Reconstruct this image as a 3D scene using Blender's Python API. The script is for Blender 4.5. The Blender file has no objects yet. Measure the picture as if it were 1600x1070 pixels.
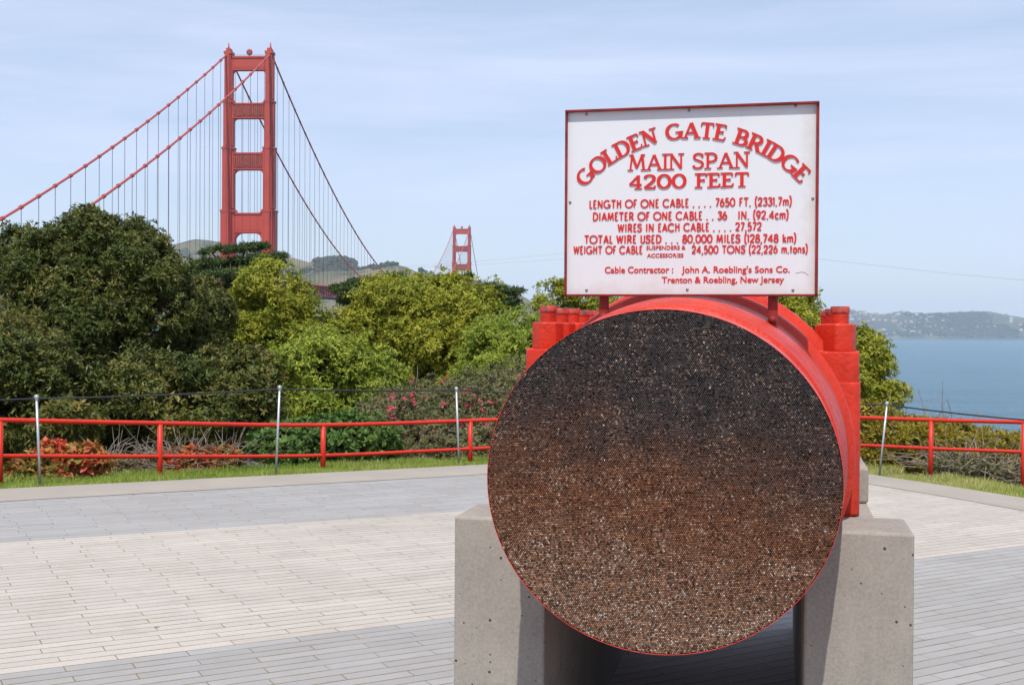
import bpy, bmesh, math, random
import numpy as np
from mathutils import Vector, Matrix

rng = np.random.default_rng(7)
random.seed(7)
SC = bpy.context.scene
COL = SC.collection
rad = math.radians

# ------------------------------------------------------------------ camera
F = 1960.0                                   # focal length in pixels of the 1600-wide photograph
EYE = 1.55
PITCH = math.atan(23 / F)
ROLL = rad(0.35)
fwd = np.array([0, math.cos(PITCH), -math.sin(PITCH)])
_r0 = np.array([1.0, 0, 0]); _u0 = np.array([0, math.sin(PITCH), math.cos(PITCH)])
RT = math.cos(ROLL) * _r0 + math.sin(ROLL) * _u0
UP = math.cos(ROLL) * _u0 - math.sin(ROLL) * _r0
EYEP = np.array([0, 0, EYE])
cd = bpy.data.cameras.new('camera'); cam = bpy.data.objects.new('camera', cd); COL.objects.link(cam)
cd.sensor_width = 36.0; cd.lens = 36.0 * F / 1600.0; cd.clip_start = 0.05; cd.clip_end = 60000
M = Matrix.Identity(4)
for i in range(3):
    M[i][0] = RT[i]; M[i][1] = UP[i]; M[i][2] = -fwd[i]; M[i][3] = EYEP[i]
cam.matrix_world = M
SC.camera = cam

# ------------------------------------------------------------------ sky, sun, exposure
SUN_EL, SUN_AZ = 60.0, 187.2
w = bpy.data.worlds.new('World'); SC.world = w; w.use_nodes = True
nt = w.node_tree; nt.nodes.clear()
def N(tree, t, **kw):
    n = tree.nodes.new(t)
    for k, v in kw.items():
        setattr(n, k, v)
    return n
wo = N(nt, 'ShaderNodeOutputWorld'); bg = N(nt, 'ShaderNodeBackground')
sky = N(nt, 'ShaderNodeTexSky', sky_type='NISHITA', sun_disc=False, sun_elevation=rad(SUN_EL), sun_rotation=rad(SUN_AZ))
sky.altitude = 50; sky.air_density = 1.0; sky.dust_density = 0.7; sky.ozone_density = 3.0
tc = N(nt, 'ShaderNodeTexCoord'); mp = N(nt, 'ShaderNodeMapping')
mp.inputs['Rotation'].default_value = (0, rad(-14), rad(15)); mp.inputs['Scale'].default_value = (1.6, 2.6, 15.0)
nz = N(nt, 'ShaderNodeTexNoise'); nz.inputs['Scale'].default_value = 1.3; nz.inputs['Detail'].default_value = 5; nz.inputs['Roughness'].default_value = 0.58; nz.inputs['Distortion'].default_value = 0.4
cr = N(nt, 'ShaderNodeValToRGB'); cr.color_ramp.elements[0].position = 0.38; cr.color_ramp.elements[1].position = 0.68
cr.color_ramp.elements[0].color = (0.50, 0.50, 0.50, 1); cr.color_ramp.elements[1].color = (0.85, 0.85, 0.85, 1)
mxs = N(nt, 'ShaderNodeMixRGB'); mxs.inputs['Color2'].default_value = (5.55, 6.25, 8.0, 1)
nt.links.new(tc.outputs['Generated'], mp.inputs['Vector']); nt.links.new(mp.outputs['Vector'], nz.inputs['Vector'])
nt.links.new(nz.outputs['Fac'], cr.inputs['Fac']); nt.links.new(cr.outputs['Color'], mxs.inputs['Fac'])
nt.links.new(sky.outputs['Color'], mxs.inputs['Color1']); nt.links.new(mxs.outputs['Color'], bg.inputs['Color'])
nt.links.new(bg.outputs['Background'], wo.inputs['Surface'])
bg.inputs['Strength'].default_value = 0.135

sl = bpy.data.lights.new('sun', 'SUN'); sl.energy = 4.9; sl.angle = rad(0.53); sl.color = (1.0, 0.955, 0.89)
so = bpy.data.objects.new('sun', sl); COL.objects.link(so)
sv = Vector((math.sin(rad(SUN_AZ)) * math.cos(rad(SUN_EL)), math.cos(rad(SUN_AZ)) * math.cos(rad(SUN_EL)), math.sin(rad(SUN_EL))))
so.rotation_euler = sv.to_track_quat('Z', 'Y').to_euler()
so.location = (0, 0, 40)
SC.view_settings.view_transform = 'Standard'; SC.view_settings.look = 'None'
SC.view_settings.exposure = 0.0; SC.view_settings.gamma = 1.0
SC.cycles.volume_bounces = 1
SC.cycles.max_bounces = 8

# ------------------------------------------------------------------ measuring helpers (photograph pixel -> place)
def ray(x, y):
    return fwd + RT * (x - 800) / F + UP * (535 - y) / F
def at(x, y, depth):
    d = ray(x, y); return EYEP + d * (depth / d[1])
_d1 = ray(0, 495); _d2 = ray(1600, 543)
GN = np.cross(_d1, _d2); GN = GN / GN[2]
def gz(x, y): return -(GN[0] * x + GN[1] * y)
def gnd(x, y):
    d = ray(x, y); return EYEP + d * (-(GN @ EYEP) / (GN @ d))

# ------------------------------------------------------------------ mesh and tag helpers
def tag(o, label=None, cat=None, group=None, kind=None):
    if label: o['label'] = label
    if cat: o['category'] = cat
    if group: o['group'] = group
    if kind: o['kind'] = kind
    return o
def empty(name, loc=(0, 0, 0), rz=0.0):
    o = bpy.data.objects.new(name, None); COL.objects.link(o)
    o.location = loc; o.rotation_euler = (0, 0, rz); o.empty_display_size = 0.2
    return o
def link(name, me, mat, parent=None):
    o = bpy.data.objects.new(name, me); COL.objects.link(o)
    if mat is not None and not me.materials: me.materials.append(mat)
    if parent is not None: o.parent = parent
    return o
def np_mesh(name, verts, faces, smooth=False):
    """verts (n,3); faces (m,k) int array, every face with k corners (or a list of such arrays)"""
    if not isinstance(faces, list): faces = [faces]
    faces = [np.asarray(f, dtype=np.int32) for f in faces if len(f)]
    me = bpy.data.meshes.new(name)
    verts = np.asarray(verts, dtype=np.float32)
    me.vertices.add(len(verts)); me.vertices.foreach_set('co', verts.ravel())
    loops = np.concatenate([f.ravel() for f in faces])
    tot = np.concatenate([np.full(len(f), f.shape[1], np.int32) for f in faces])
    st = np.concatenate([[0], np.cumsum(tot)[:-1]]).astype(np.int32)
    me.loops.add(len(loops)); me.loops.foreach_set('vertex_index', loops)
    me.polygons.add(len(tot)); me.polygons.foreach_set('loop_start', st); me.polygons.foreach_set('loop_total', tot)
    if smooth: me.polygons.foreach_set('use_smooth', np.ones(len(tot), dtype=bool))
    me.update(calc_edges=True); me.validate()
    return me
class MB:
    """collects boxes, tubes, prisms and lathes; build() links them as ONE mesh object"""
    def __init__(s): s.bm = bmesh.new()
    def face(s, pts):
        return s.bm.faces.new([s.bm.verts.new(p) for p in pts])
    def prism(s, poly, d0, d1, plane='xz', M=None):
        """2-D polygon extruded between depths d0 and d1"""
        def P(p, d):
            v = {'xz': (p[0], d, p[1]), 'xy': (p[0], p[1], d), 'yz': (d, p[0], p[1])}[plane]
            return (M @ Vector(v)) if M is not None else v
        a = [s.bm.verts.new(P(p, d0)) for p in poly]; b = [s.bm.verts.new(P(p, d1)) for p in poly]
        n = len(poly)
        s.bm.faces.new(a); s.bm.faces.new(b[::-1])
        for i in range(n):
            s.bm.faces.new((a[i], b[i], b[(i + 1) % n], a[(i + 1) % n]))
        return s
    def box(s, x0, x1, y0, y1, z0, z1, bev=0.0, seg=2, M=None):
        pts = [(x, y, z) for z in (z0, z1) for y in (y0, y1) for x in (x0, x1)]
        v = [s.bm.verts.new((M @ Vector(p)) if M is not None else p) for p in pts]
        fs = [s.bm.faces.new([v[i] for i in q]) for q in ((0, 2, 3, 1), (4, 5, 7, 6), (0, 1, 5, 4), (2, 6, 7, 3), (0, 4, 6, 2), (1, 3, 7, 5))]
        if bev > 0:
            es = list({e for f in fs for e in f.edges})
            bmesh.ops.bevel(s.bm, geom=es, offset=bev, segments=seg, profile=0.5, affect='EDGES')
        return s
    def tube(s, pts, r, n=8, caps=True):
        pts = [Vector(p) for p in pts]
        rs = r if hasattr(r, '__len__') else [r] * len(pts)
        rings = []
        up = None
        for i, p in enumerate(pts):
            a = pts[max(i - 1, 0)]; b = pts[min(i + 1, len(pts) - 1)]
            t = (b - a).normalized()
            if up is None:
                up = Vector((0, 0, 1)) if abs(t.z) < 0.9 else Vector((1, 0, 0))
            x = t.cross(up).normalized(); y = x.cross(t).normalized(); up = y
            rings.append([s.bm.verts.new(p + (x * math.cos(k * 2 * math.pi / n) + y * math.sin(k * 2 * math.pi / n)) * rs[i]) for k in range(n)])
        for i in range(len(rings) - 1):
            for k in range(n):
                f = s.bm.faces.new((rings[i][k], rings[i][(k + 1) % n], rings[i + 1][(k + 1) % n], rings[i + 1][k])); f.smooth = True
        if caps:
            s.bm.faces.new(rings[0][::-1]); s.bm.faces.new(rings[-1])
        return s
    def lathe(s, prof, n=96, axis='y', o=(0, 0, 0), sz=1.0, smooth=True, cap0=False, cap1=False):
        """profile of (d, r) turned about the axis"""
        rings = []
        for d, r in prof:
            ring = []
            for k in range(n):
                a = 2 * math.pi * k / n
                c, q = math.cos(a) * r, math.sin(a) * r * sz
                p = {'y': (c, d, q), 'z': (c, q, d)}[axis]
                ring.append(s.bm.verts.new((p[0] + o[0], p[1] + o[1], p[2] + o[2])))
            rings.append(ring)
        for i in range(len(rings) - 1):
            for k in range(n):
                f = s.bm.faces.new((rings[i][k], rings[i][(k + 1) % n], rings[i + 1][(k + 1) % n], rings[i + 1][k])); f.smooth = smooth
        if cap0: s.bm.faces.new(rings[0])
        if cap1: s.bm.faces.new(rings[-1])
        return s
    def build(s, name, mat, parent=None, angle=None):
        bmesh.ops.recalc_face_normals(s.bm, faces=s.bm.faces)
        me = bpy.data.meshes.new(name); s.bm.to_mesh(me); s.bm.free()
        if angle is not None:
            for p in me.polygons: p.use_smooth = True
            try: me.set_sharp_from_angle(angle=rad(angle))
            except Exception: pass
        return link(name, me, mat, parent)
def poly_round(x0, x1, y0, y1, r, n=6):
    out = []
    for cx, cy, a in ((x1 - r, y0 + r, -90), (x1 - r, y1 - r, 0), (x0 + r, y1 - r, 90), (x0 + r, y0 + r, 180)):
        for k in range(n + 1):
            t = rad(a + 90 * k / n); out.append((cx + r * math.cos(t), cy + r * math.sin(t)))
    return out

# ------------------------------------------------------------------ material helpers
class Mat:
    def __init__(s, name, base=(0.5, 0.5, 0.5), rough=0.6, **kw):
        s.m = bpy.data.materials.new(name); s.m.use_nodes = True
        s.t = s.m.node_tree; s.b = s.t.nodes['Principled BSDF']; s.out = s.t.nodes['Material Output']
        s.b.inputs['Base Color'].default_value = (*base, 1); s.b.inputs['Roughness'].default_value = rough
        for k, v in kw.items(): s.b.inputs[k].default_value = v
        s._tc = None
    def n(s, t, **kw): return N(s.t, t, **kw)
    def l(s, a, b): s.t.links.new(a, b)
    def co(s, kind='Object'):
        if s._tc is None: s._tc = s.n('ShaderNodeTexCoord')
        return s._tc.outputs[kind]
    def noise(s, scale, detail=4, rough=0.55, vec=None, dist=0.0):
        q = s.n('ShaderNodeTexNoise'); q.inputs['Scale'].default_value = scale; q.inputs['Detail'].default_value = detail
        q.inputs['Roughness'].default_value = rough; q.inputs['Distortion'].default_value = dist
        s.l(vec if vec is not None else s.co(), q.inputs['Vector']); return q.outputs['Fac']
    def mapping(s, scale=(1, 1, 1), rot=(0, 0, 0), vec=None):
        q = s.n('ShaderNodeMapping'); q.inputs['Scale'].default_value = scale; q.inputs['Rotation'].default_value = rot
        s.l(vec if vec is not None else s.co(), q.inputs['Vector']); return q.outputs['Vector']
    def ramp(s, fac, stops, interp='LINEAR'):
        q = s.n('ShaderNodeValToRGB'); q.color_ramp.interpolation = interp
        e = q.color_ramp.elements
        while len(e) < len(stops): e.new(0.5)
        for i, (p, c) in enumerate(stops):
            e[i].position = p; e[i].color = (*c, 1) if hasattr(c, '__len__') else (c, c, c, 1)
        s.l(fac, q.inputs['Fac']); return q.outputs['Color']
    def mix(s, fac, a, b, mode='MIX'):
        q = s.n('ShaderNodeMixRGB', blend_type=mode)
        for v, k in ((fac, 'Fac'), (a, 'Color1'), (b, 'Color2')):
            if hasattr(v, 'is_output'): s.l(v, q.inputs[k])
            elif k == 'Fac': q.inputs[k].default_value = v
            else: q.inputs[k].default_value = (*v, 1)
        return q.outputs['Color']
    def math(s, op, a, b=None, c=None):
        q = s.n('ShaderNodeMath', operation=op)
        for i, v in enumerate((a, b, c)):
            if v is None: continue
            if hasattr(v, 'is_output'): s.l(v, q.inputs[i])
            else: q.inputs[i].default_value = v
        return q.outputs[0]
    def color(s, c): s.l(c, s.b.inputs['Base Color']); return s
    def roughness(s, c): s.l(c, s.b.inputs['Roughness']); return s
    def bump(s, h, dist=0.01, strength=1.0):
        q = s.n('ShaderNodeBump'); q.inputs['Distance'].default_value = dist; q.inputs['Strength'].default_value = strength
        s.l(h, q.inputs['Height']); s.l(q.outputs['Normal'], s.b.inputs['Normal']); return s

def painted_red(name, base, dark, rough=0.35, scale=6.0, bump=0.004, grime=False):
    q = Mat(name, base, rough)
    q.b.inputs['Specular IOR Level'].default_value = 0.27
    q.color(q.mix(q.ramp(q.noise(scale, 6, 0.6), [(0.35, 0.0), (0.7, 1.0)]), base, dark))
    if grime:
        c_ = q.b.inputs['Base Color'].links[0].from_socket
        c_ = q.mix(q.ramp(q.noise(2.6, 6, 0.7, q.mapping((5, 5, 1.1))), [(0.5, 0.0), (0.78, 0.5)]), c_, tuple(v * .45 for v in base))
        c_ = q.mix(q.ramp(q.noise(26, 5, 0.75), [(0.66, 0.0), (0.72, 0.85)]), c_, (0.13, 0.035, 0.022))
        q.color(c_)
    q.roughness(q.ramp(q.noise(scale * 3, 3), [(0.3, rough - 0.06), (0.7, rough + 0.12)]))
    q.bump(q.noise(scale * 5, 5, 0.65), bump, 0.6)
    return q.m
RED = painted_red('red_enamel_paint', (0.54, 0.034, 0.013), (0.45, 0.024, 0.011), 0.40, 7.0, 0.009, True)
RED2 = painted_red('red_wrapping_paint', (0.60, 0.06, 0.045), (0.46, 0.035, 0.025), 0.28, 12.0, 0.004)
RAIL = painted_red('red_rail_paint', (0.56, 0.032, 0.014), (0.52, 0.025, 0.014), 0.38, 9.0, 0.002, True)
q = Mat('dark_bolt_rust', (0.1, 0.03, 0.02), 0.7)
q.color(q.mix(q.ramp(q.noise(40, 4), [(0.42, 0.0), (0.6, 1.0)]), (0.42, 0.03, 0.018), (0.07, 0.028, 0.022))); BOLT = q.m
q = Mat('bridge_orange_paint', (0.40, 0.045, 0.024), 0.6)
q.color(q.mix(q.ramp(q.noise(0.09, 5, 0.6), [(0.3, 0.0), (0.75, 1.0)]), (0.46, 0.046, 0.022), (0.35, 0.036, 0.020))); BRIDGE = q.m
q = Mat('bridge_relief_paint', (0.3, 0.05, 0.03), 0.7)
q.color(q.mix(q.ramp(q.noise(0.5, 5, 0.7), [(0.4, 0.0), (0.62, 1.0)]), (0.34, 0.04, 0.024), (0.17, 0.05, 0.022))); RELIEF = q.m
CABLE_PAINT = Mat('bridge_cable_paint', (0.40, 0.055, 0.04), 0.55).m
ROPE_STEEL = Mat('suspender_rope_steel', (0.085, 0.03, 0.032), 0.8).m

q = Mat('cast_concrete', (0.42, 0.38, 0.33), 0.85)
_big = q.noise(3.4, 8, 0.72); _fine = q.noise(90, 3, 0.7); _vert = q.noise(1.0, 5, 0.6, q.mapping((9, 9, 0.8)))
c1 = q.mix(q.ramp(_big, [(0.3, 0.0), (0.72, 1.0)]), (0.322, 0.29, 0.247), (0.183, 0.167, 0.146))
c1 = q.mix(q.ramp(_vert, [(0.40, 0.0), (0.72, 0.7)]), c1, (0.185, 0.168, 0.148))
c1 = q.mix(q.ramp(_fine, [(0.35, 0.0), (0.75, 0.5)]), c1, (0.40, 0.36, 0.31))
_sp = q.n('ShaderNodeSeparateXYZ'); q.l(q.co(), _sp.inputs[0]); _cb = q.n('ShaderNodeCombineXYZ')
q.l(q.math('MULTIPLY_ADD', _sp.outputs[1], 0.7, _sp.outputs[0]), _cb.inputs[0]); q.l(_sp.outputs[2], _cb.inputs[1])
_v = q.n('ShaderNodeTexVoronoi', voronoi_dimensions='2D'); _v.inputs['Scale'].default_value = 24; q.l(_cb.outputs[0], _v.inputs['Vector'])
_pk = q.n('ShaderNodeTexWhiteNoise'); q.l(_v.outputs['Position'], _pk.inputs['Vector'])
_rad = q.math('MULTIPLY', q.math('POWER', _pk.outputs['Value'], 5.0), 0.12)
_pit = q.math('LESS_THAN', _v.outputs['Distance'], _rad)
_fl = q.math('LESS_THAN', q.math('ABSOLUTE', q.math('SUBTRACT', _sp.outputs[2], 0.415)), 0.0022)
c1 = q.mix(q.math('MULTIPLY', _fl, 0.35), c1, (0.14, 0.125, 0.11))
c1 = q.mix(q.ramp(q.math('MULTIPLY_ADD', q.noise(3.2, 6, 0.7), 0.9, q.math('MULTIPLY', _sp.outputs[2], -0.55)), [(0.22, 0.0), (0.5, 0.55)]), c1, (0.17, 0.155, 0.135))
c1 = q.mix(_pit, c1, (0.045, 0.04, 0.035))
q.color(c1); q.bump(q.math('SUBTRACT', q.math('MULTIPLY', _fine, 0.25), q.math('MULTIPLY', _pit, 1.6)), 0.004, 0.8); CONC = q.m

# ------------------------------------------------------------------ the plaza, its border, the land and the water
C0 = at(1035.5, 753, 3.30)                     # centre of the sawn cable face
PB = gnd(0, 1053); PB2 = gnd(1600, 852)
row = PB2 - PB; row /= np.linalg.norm(row)
GNn = GN / np.linalg.norm(GN)
colv = np.cross(GNn, row)                      # away from the viewer, across the paver rows
if colv[1] < 0: colv = -colv
vA = (gnd(350, 824) - PB) @ colv               # far edge of the cream band
Mg = Matrix.Identity(4)
for i in range(3):
    Mg[i][0] = row[i]; Mg[i][1] = colv[i]; Mg[i][2] = GNn[i]; Mg[i][3] = PB[i]
MgI = Mg.inverted()

q = Mat('concrete_pavers', (0.5, 0.5, 0.5), 0.85)
sep = q.n('ShaderNodeSeparateXYZ'); q.l(q.co(), sep.inputs[0])
PW, PH = 0.565, 0.0885
rown = q.math('FLOOR', q.math('DIVIDE', sep.outputs[1], PH))
wn = q.n('ShaderNodeTexWhiteNoise', noise_dimensions='1D'); q.l(rown, wn.inputs['W'])
half = q.math('MULTIPLY', q.math('FLOORED_MODULO', rown, 2.0), PW / 2)
xs = q.math('ADD', q.math('ADD', q.math('SUBTRACT', sep.outputs[0], q.math('MULTIPLY', sep.outputs[1], 0.125)), half), q.math('MULTIPLY', wn.outputs['Value'], 0.085))
fx = q.math('FRACT', q.math('DIVIDE', xs, PW)); fy = q.math('FRACT', q.math('DIVIDE', sep.outputs[1], PH))
def edge(fr, size):
    return q.math('MULTIPLY', q.math('SUBTRACT', 0.5, q.math('ABSOLUTE', q.math('SUBTRACT', fr, 0.5))), size)
ex, ey = edge(fx, PW), edge(fy, PH)
wid = q.math('MULTIPLY_ADD', q.noise(2.3, 5, 0.75), 0.0125, -0.0022)
joint = q.math('MAXIMUM', q.math('LESS_THAN', ex, wid), q.math('LESS_THAN', ey, wid))
cid = q.n('ShaderNodeCombineXYZ'); q.l(q.math('FLOOR', q.math('DIVIDE', xs, PW)), cid.inputs[0]); q.l(rown, cid.inputs[1])
wn2 = q.n('ShaderNodeTexWhiteNoise', noise_dimensions='2D'); q.l(cid.outputs[0], wn2.inputs['Vector'])
vv = sep.outputs[1]
band = q.math('MULTIPLY', q.math('GREATER_THAN', vv, 0.0), q.math('LESS_THAN', vv, float(vA)))
cream = q.mix(q.ramp(wn2.outputs['Value'], [(0.0, 0.0), (1.0, 1.0)]), (0.42, 0.373, 0.326), (0.485, 0.434, 0.38))
grey = q.mix(q.ramp(wn2.outputs['Value'], [(0.0, 0.0), (1.0, 1.0)]), (0.285, 0.279, 0.276), (0.34, 0.333, 0.33))
pc = q.mix(band, grey, cream)
st = q.noise(0.55, 6, 0.65)
pc = q.mix(q.ramp(st, [(0.35, 0.0), (0.75, 0.42)]), pc, (0.25, 0.225, 0.19))
pc = q.mix(q.ramp(q.noise(3.1, 7, 0.75), [(0.50, 0.0), (0.72, 0.35)]), pc, (0.21, 0.19, 0.165))
pc = q.mix(q.ramp(q.noise(60, 3, 0.7), [(0.4, 0.0), (0.8, 0.30)]), pc, (0.21, 0.20, 0.19))
sp = q.n('ShaderNodeTexVoronoi'); sp.inputs['Scale'].default_value = 2.2; q.l(q.co(), sp.inputs['Vector'])
pc = q.mix(q.math('LESS_THAN', sp.outputs['Distance'], 0.035), pc, (0.16, 0.14, 0.12))
joint = q.math('MAXIMUM', q.math('LESS_THAN', ex, q.math('MULTIPLY', wid, 0.55)), q.math('LESS_THAN', ey, wid))
jc = q.mix(q.ramp(q.noise(2.6, 5, 0.7), [(0.42, 0.0), (0.6, 1.0)]), (0.15, 0.118, 0.085), (0.17, 0.12, 0.045))
q.color(q.mix(joint, pc, jc))
q.bump(q.math('SUBTRACT', q.math('MULTIPLY', q.noise(150, 2), 0.2), joint), 0.003, 0.7); PAVE = q.m
# border strip: polyline of (outer, inner) points round the far edge of the plaza
outer = [gnd(*p)[:2] for p in ((-420, 787), (-150, 773), (0, 764), (200, 754), (400, 744), (600, 734), (770, 725))]
outer += [np.array(p) for p in ((0.75, 15.28), (1.8, 15.72), (2.9, 15.65))] + [gnd(*p)[:2] for p in ((1358, 741), (1480, 759), (1600, 778), (1800, 812), (2300, 905))]
inner = []
for i, p in enumerate(outer):
    a = outer[max(i - 1, 0)]; b = outer[min(i + 1, len(outer) - 1)]
    t = (b - a) / np.linalg.norm(b - a); nrm = np.array([t[1], -t[0]])
    inner.append(p + nrm * 0.80)
q = Mat('border_concrete', (0.46, 0.42, 0.37), 0.9)
q.color(q.mix(q.ramp(q.noise(1.3, 6, 0.65), [(0.3, 0.0), (0.75, 1.0)]), (0.325, 0.285, 0.24), (0.265, 0.232, 0.197)))
q.bump(q.noise(70, 4), 0.003, 0.6)
KERB = q.m
kb = MB()
def P3(p, dz): return (p[0], p[1], gz(p[0], p[1]) + dz)
for i in range(len(outer) - 1):
    o0, o1, i0, i1 = outer[i], outer[i + 1], inner[i], inner[i + 1]
    kb.face([P3(i0, .004), P3(i1, .004), P3(o1, .004), P3(o0, .004)])
    kb.face([P3(o0, .004), P3(o1, .004), P3(o1, -.25), P3(o0, -.25)])
bmesh.ops.remove_doubles(kb.bm, verts=kb.bm.verts, dist=0.0005)
tag(kb.build('kerb_strip', KERB), kind='structure')

# land: polar sheet that starts under the border strip and falls away to the water
WATER_Z = -58.0
oa = np.array([math.atan2(p[0], p[1]) for p in outer]); orr = np.array([np.hypot(*p) for p in outer])
def edge_r(a):
    if a < oa[0]: return orr[0] + (oa[0] - a) * 6
    if a > oa[-1]: return orr[-1] + (a - oa[-1]) * 6
    return float(np.interp(a, oa, orr))
ring = [(math.sin(t) * edge_r(t), math.cos(t) * edge_r(t)) for t in np.linspace(-2.6, oa[0], 24)[:-1]] + [tuple(p) for p in outer] + [(math.sin(t) * edge_r(t), math.cos(t) * edge_r(t)) for t in np.linspace(oa[-1], 2.6, 24)[1:]]
pl = MB()
hub = pl.bm.verts.new(MgI @ Vector((0, 0.5, gz(0, 0.5)))); rv = [pl.bm.verts.new(MgI @ Vector((x, y, gz(x, y)))) for x, y in ring]
for i in range(len(rv)): pl.bm.faces.new((hub, rv[(i + 1) % len(rv)], rv[i]))
po = pl.build('plaza_paving', PAVE); po.matrix_world = Mg; tag(po, kind='structure')
def land_z(a, d):
    """height at bearing a, d metres beyond the border"""
    steep = np.interp(a, [-0.5, -0.1, 0.12, 0.3], [0.14, 0.17, 0.42, 0.50])
    h = -0.03 - 0.06 * min(d, 1.4) - 0.16 * min(max(d - 1.4, 0), 3) - steep * max(d - 4.4, 0)
    h += 0.25 * math.sin(a * 23 + d * 0.4) * min(d / 8, 1) * (1 if d > 1.5 else 0)
    return h
na = 181; ds = [-0.10, 0, 0.3, 0.7, 1.2, 1.8, 2.6, 3.6, 5, 7, 10, 14, 20, 30, 45, 70, 100, 150, 220, 320]
V = []
for k in range(na):
    a = -2.6 + 5.2 * k / (na - 1); r0 = edge_r(a)
    for d in ds:
        x, y = math.sin(a) * (r0 + d), math.cos(a) * (r0 + d)
        base = gz(math.sin(a) * r0, math.cos(a) * r0)
        V.append((x, y, max(base + land_z(a, max(d, 0)) - (0.05 if d < 0 else 0), WATER_Z - 6)))
nd = len(ds); Fq = [(k * nd + j, (k + 1) * nd + j, (k + 1) * nd + j + 1, k * nd + j + 1) for k in range(na - 1) for j in range(nd - 1)]
q = Mat('bluff_soil', (0.1, 0.09, 0.06), 0.95)
q.color(q.ramp(q.noise(0.9, 8, 0.7), [(0.3, (0.05, 0.06, 0.02)), (0.5, (0.10, 0.095, 0.045)), (0.75, (0.17, 0.14, 0.09))])); q.bump(q.noise(6, 6), 0.1)
tag(link('bluff_ground', np_mesh('bluff_ground', V, np.array(Fq), True), q.m), kind='structure')
def land_at(x, y):
    a = math.atan2(x, y); r0 = edge_r(a); d = math.hypot(x, y) - r0
    return gz(math.sin(a) * r0, math.cos(a) * r0) + land_z(a, max(d, 0))

q = Mat('bay_water', (0.018, 0.062, 0.088), 0.22, IOR=1.33)
wv = q.mapping((1, 2.4, 1))
hh = q.math('ADD', q.math('MULTIPLY', q.noise(0.035, 8, 0.62, wv), 2.2), q.math('MULTIPLY', q.noise(0.4, 4, 0.6, wv), 0.25))
q.bump(hh, 6.0, 1.0)
big = q.noise(0.0022, 5, 0.6, q.mapping((0.6, 3.0, 1)))
wc = q.mix(q.ramp(big, [(0.35, 0.0), (0.7, 1.0)]), (0.034, 0.165, 0.245), (0.020, 0.110, 0.175))
wc = q.mix(q.ramp(q.noise(0.02, 6, 0.72, q.mapping((0.35, 2.6, 1))), [(0.42, 0.0), (0.62, 0.7)]), wc, (0.010, 0.060, 0.100))
caps = q.ramp(q.noise(0.11, 3, 0.6, q.mapping((0.5, 2.0, 1))), [(0.73, 0.0), (0.78, 0.6)])
q.color(q.mix(caps, wc, (0.55, 0.6, 0.62)))
wm = MB(); wm.face([(-14000, -900, WATER_Z), (14000, -900, WATER_Z), (14000, 13500, WATER_Z), (-14000, 13500, WATER_Z)])
tag(wm.build('bay_water', q.m), kind='structure')

# far hills: height fields with their own place and depth
def value_noise(X, Y, seed, cell):
    r = np.random.default_rng(seed); g = r.random((64, 64))
    x = X / cell; y = Y / cell
    xi = np.floor(x).astype(int); yi = np.floor(y).astype(int); fx = x - xi; fy = y - yi
    fx = fx * fx * (3 - 2 * fx); fy = fy * fy * (3 - 2 * fy)
    G = lambda a, b: g[a % 64, b % 64]
    return (G(xi, yi) * (1 - fx) + G(xi + 1, yi) * fx) * (1 - fy) + (G(xi, yi + 1) * (1 - fx) + G(xi + 1, yi + 1) * fx) * fy
def fbm(X, Y, seed, cell, o=5):
    t = 0; a = 1.0; s = 0
    for k in range(o):
        t = t + a * value_noise(X, Y, seed + k, cell / 2 ** k); s += a; a *= 0.5
    return t / s - 0.5
def hills(name, x0, x1, y0, y1, nx, ny, ridges, mat, rough, seed):
    X, Y = np.meshgrid(np.linspace(x0, x1, nx), np.linspace(y0, y1, ny))
    Z = np.full(X.shape, WATER_Z - 30.0)
    for depth, wdt, prof in ridges:
        pts = [at(px, py, depth) for px, py in prof]
        h = np.interp(X, [p[0] for p in pts], [p[2] for p in pts], left=WATER_Z - 40, right=WATER_Z - 40)
        t = np.clip(1 - np.abs(Y - depth) / wdt, 0, 1); t = t * t * (3 - 2 * t)
        Z = np.maximum(Z, (WATER_Z - 30) + (h - WATER_Z + 30) * t ** 0.8)
    land = np.clip((Z - WATER_Z) / 60, 0, 1)
    Z = Z + (fbm(X, Y, seed, rough[0]) * rough[1] + fbm(X, Y, seed + 9, rough[0] / 7, 3) * rough[2]) * land
    idx = np.arange(nx * ny).reshape(ny, nx)
    Fc = np.stack([idx[:-1, :-1], idx[:-1, 1:], idx[1:, 1:], idx[1:, :-1]], -1).reshape(-1, 4)
    o = link(name, np_mesh(name, np.stack([X, Y, Z], -1).reshape(-1, 3), Fc, True), mat)
    tag(o, kind='structure')
    return (x0, x1, y0, y1, nx, ny, Z)
q = Mat('headland_grass', (0.2, 0.17, 0.1), 0.95)
a1 = q.ramp(q.noise(0.0045, 8, 0.65), [(0.38, (0.065, 0.078, 0.038)), (0.5, (0.135, 0.118, 0.065)), (0.66, (0.185, 0.14, 0.092))])
a1 = q.mix(q.ramp(q.noise(0.02, 6, 0.7), [(0.52, 0.0), (0.6, 1.0)]), a1, (0.035, 0.05, 0.028))
q.color(a1); HEAD = q.m
head = hills('headland_hills', -1500, 420, 2060, 3700, 260, 160, [
    (3100, 620, [(-400, 440), (-100, 418), (60, 420), (180, 402), (250, 388), (310, 375), (350, 380), (420, 398), (450, 402), (480, 412), (520, 409), (545, 412), (575, 424), (640, 438), (700, 450), (760, 455), (830, 490), (880, 535), (900, 560)]),
    (2500, 330, [(300, 470), (430, 440), (500, 428), (560, 424), (600, 416), (625, 416), (650, 426), (680, 438), (720, 438), (760, 442), (800, 452), (830, 470), (850, 495), (870, 530), (880, 560)]),
    (2250, 170, [(560, 520), (640, 480), (720, 470), (770, 478), (800, 495), (830, 520), (850, 545)]),
], HEAD, (420, 22, 6), 3)
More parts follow.
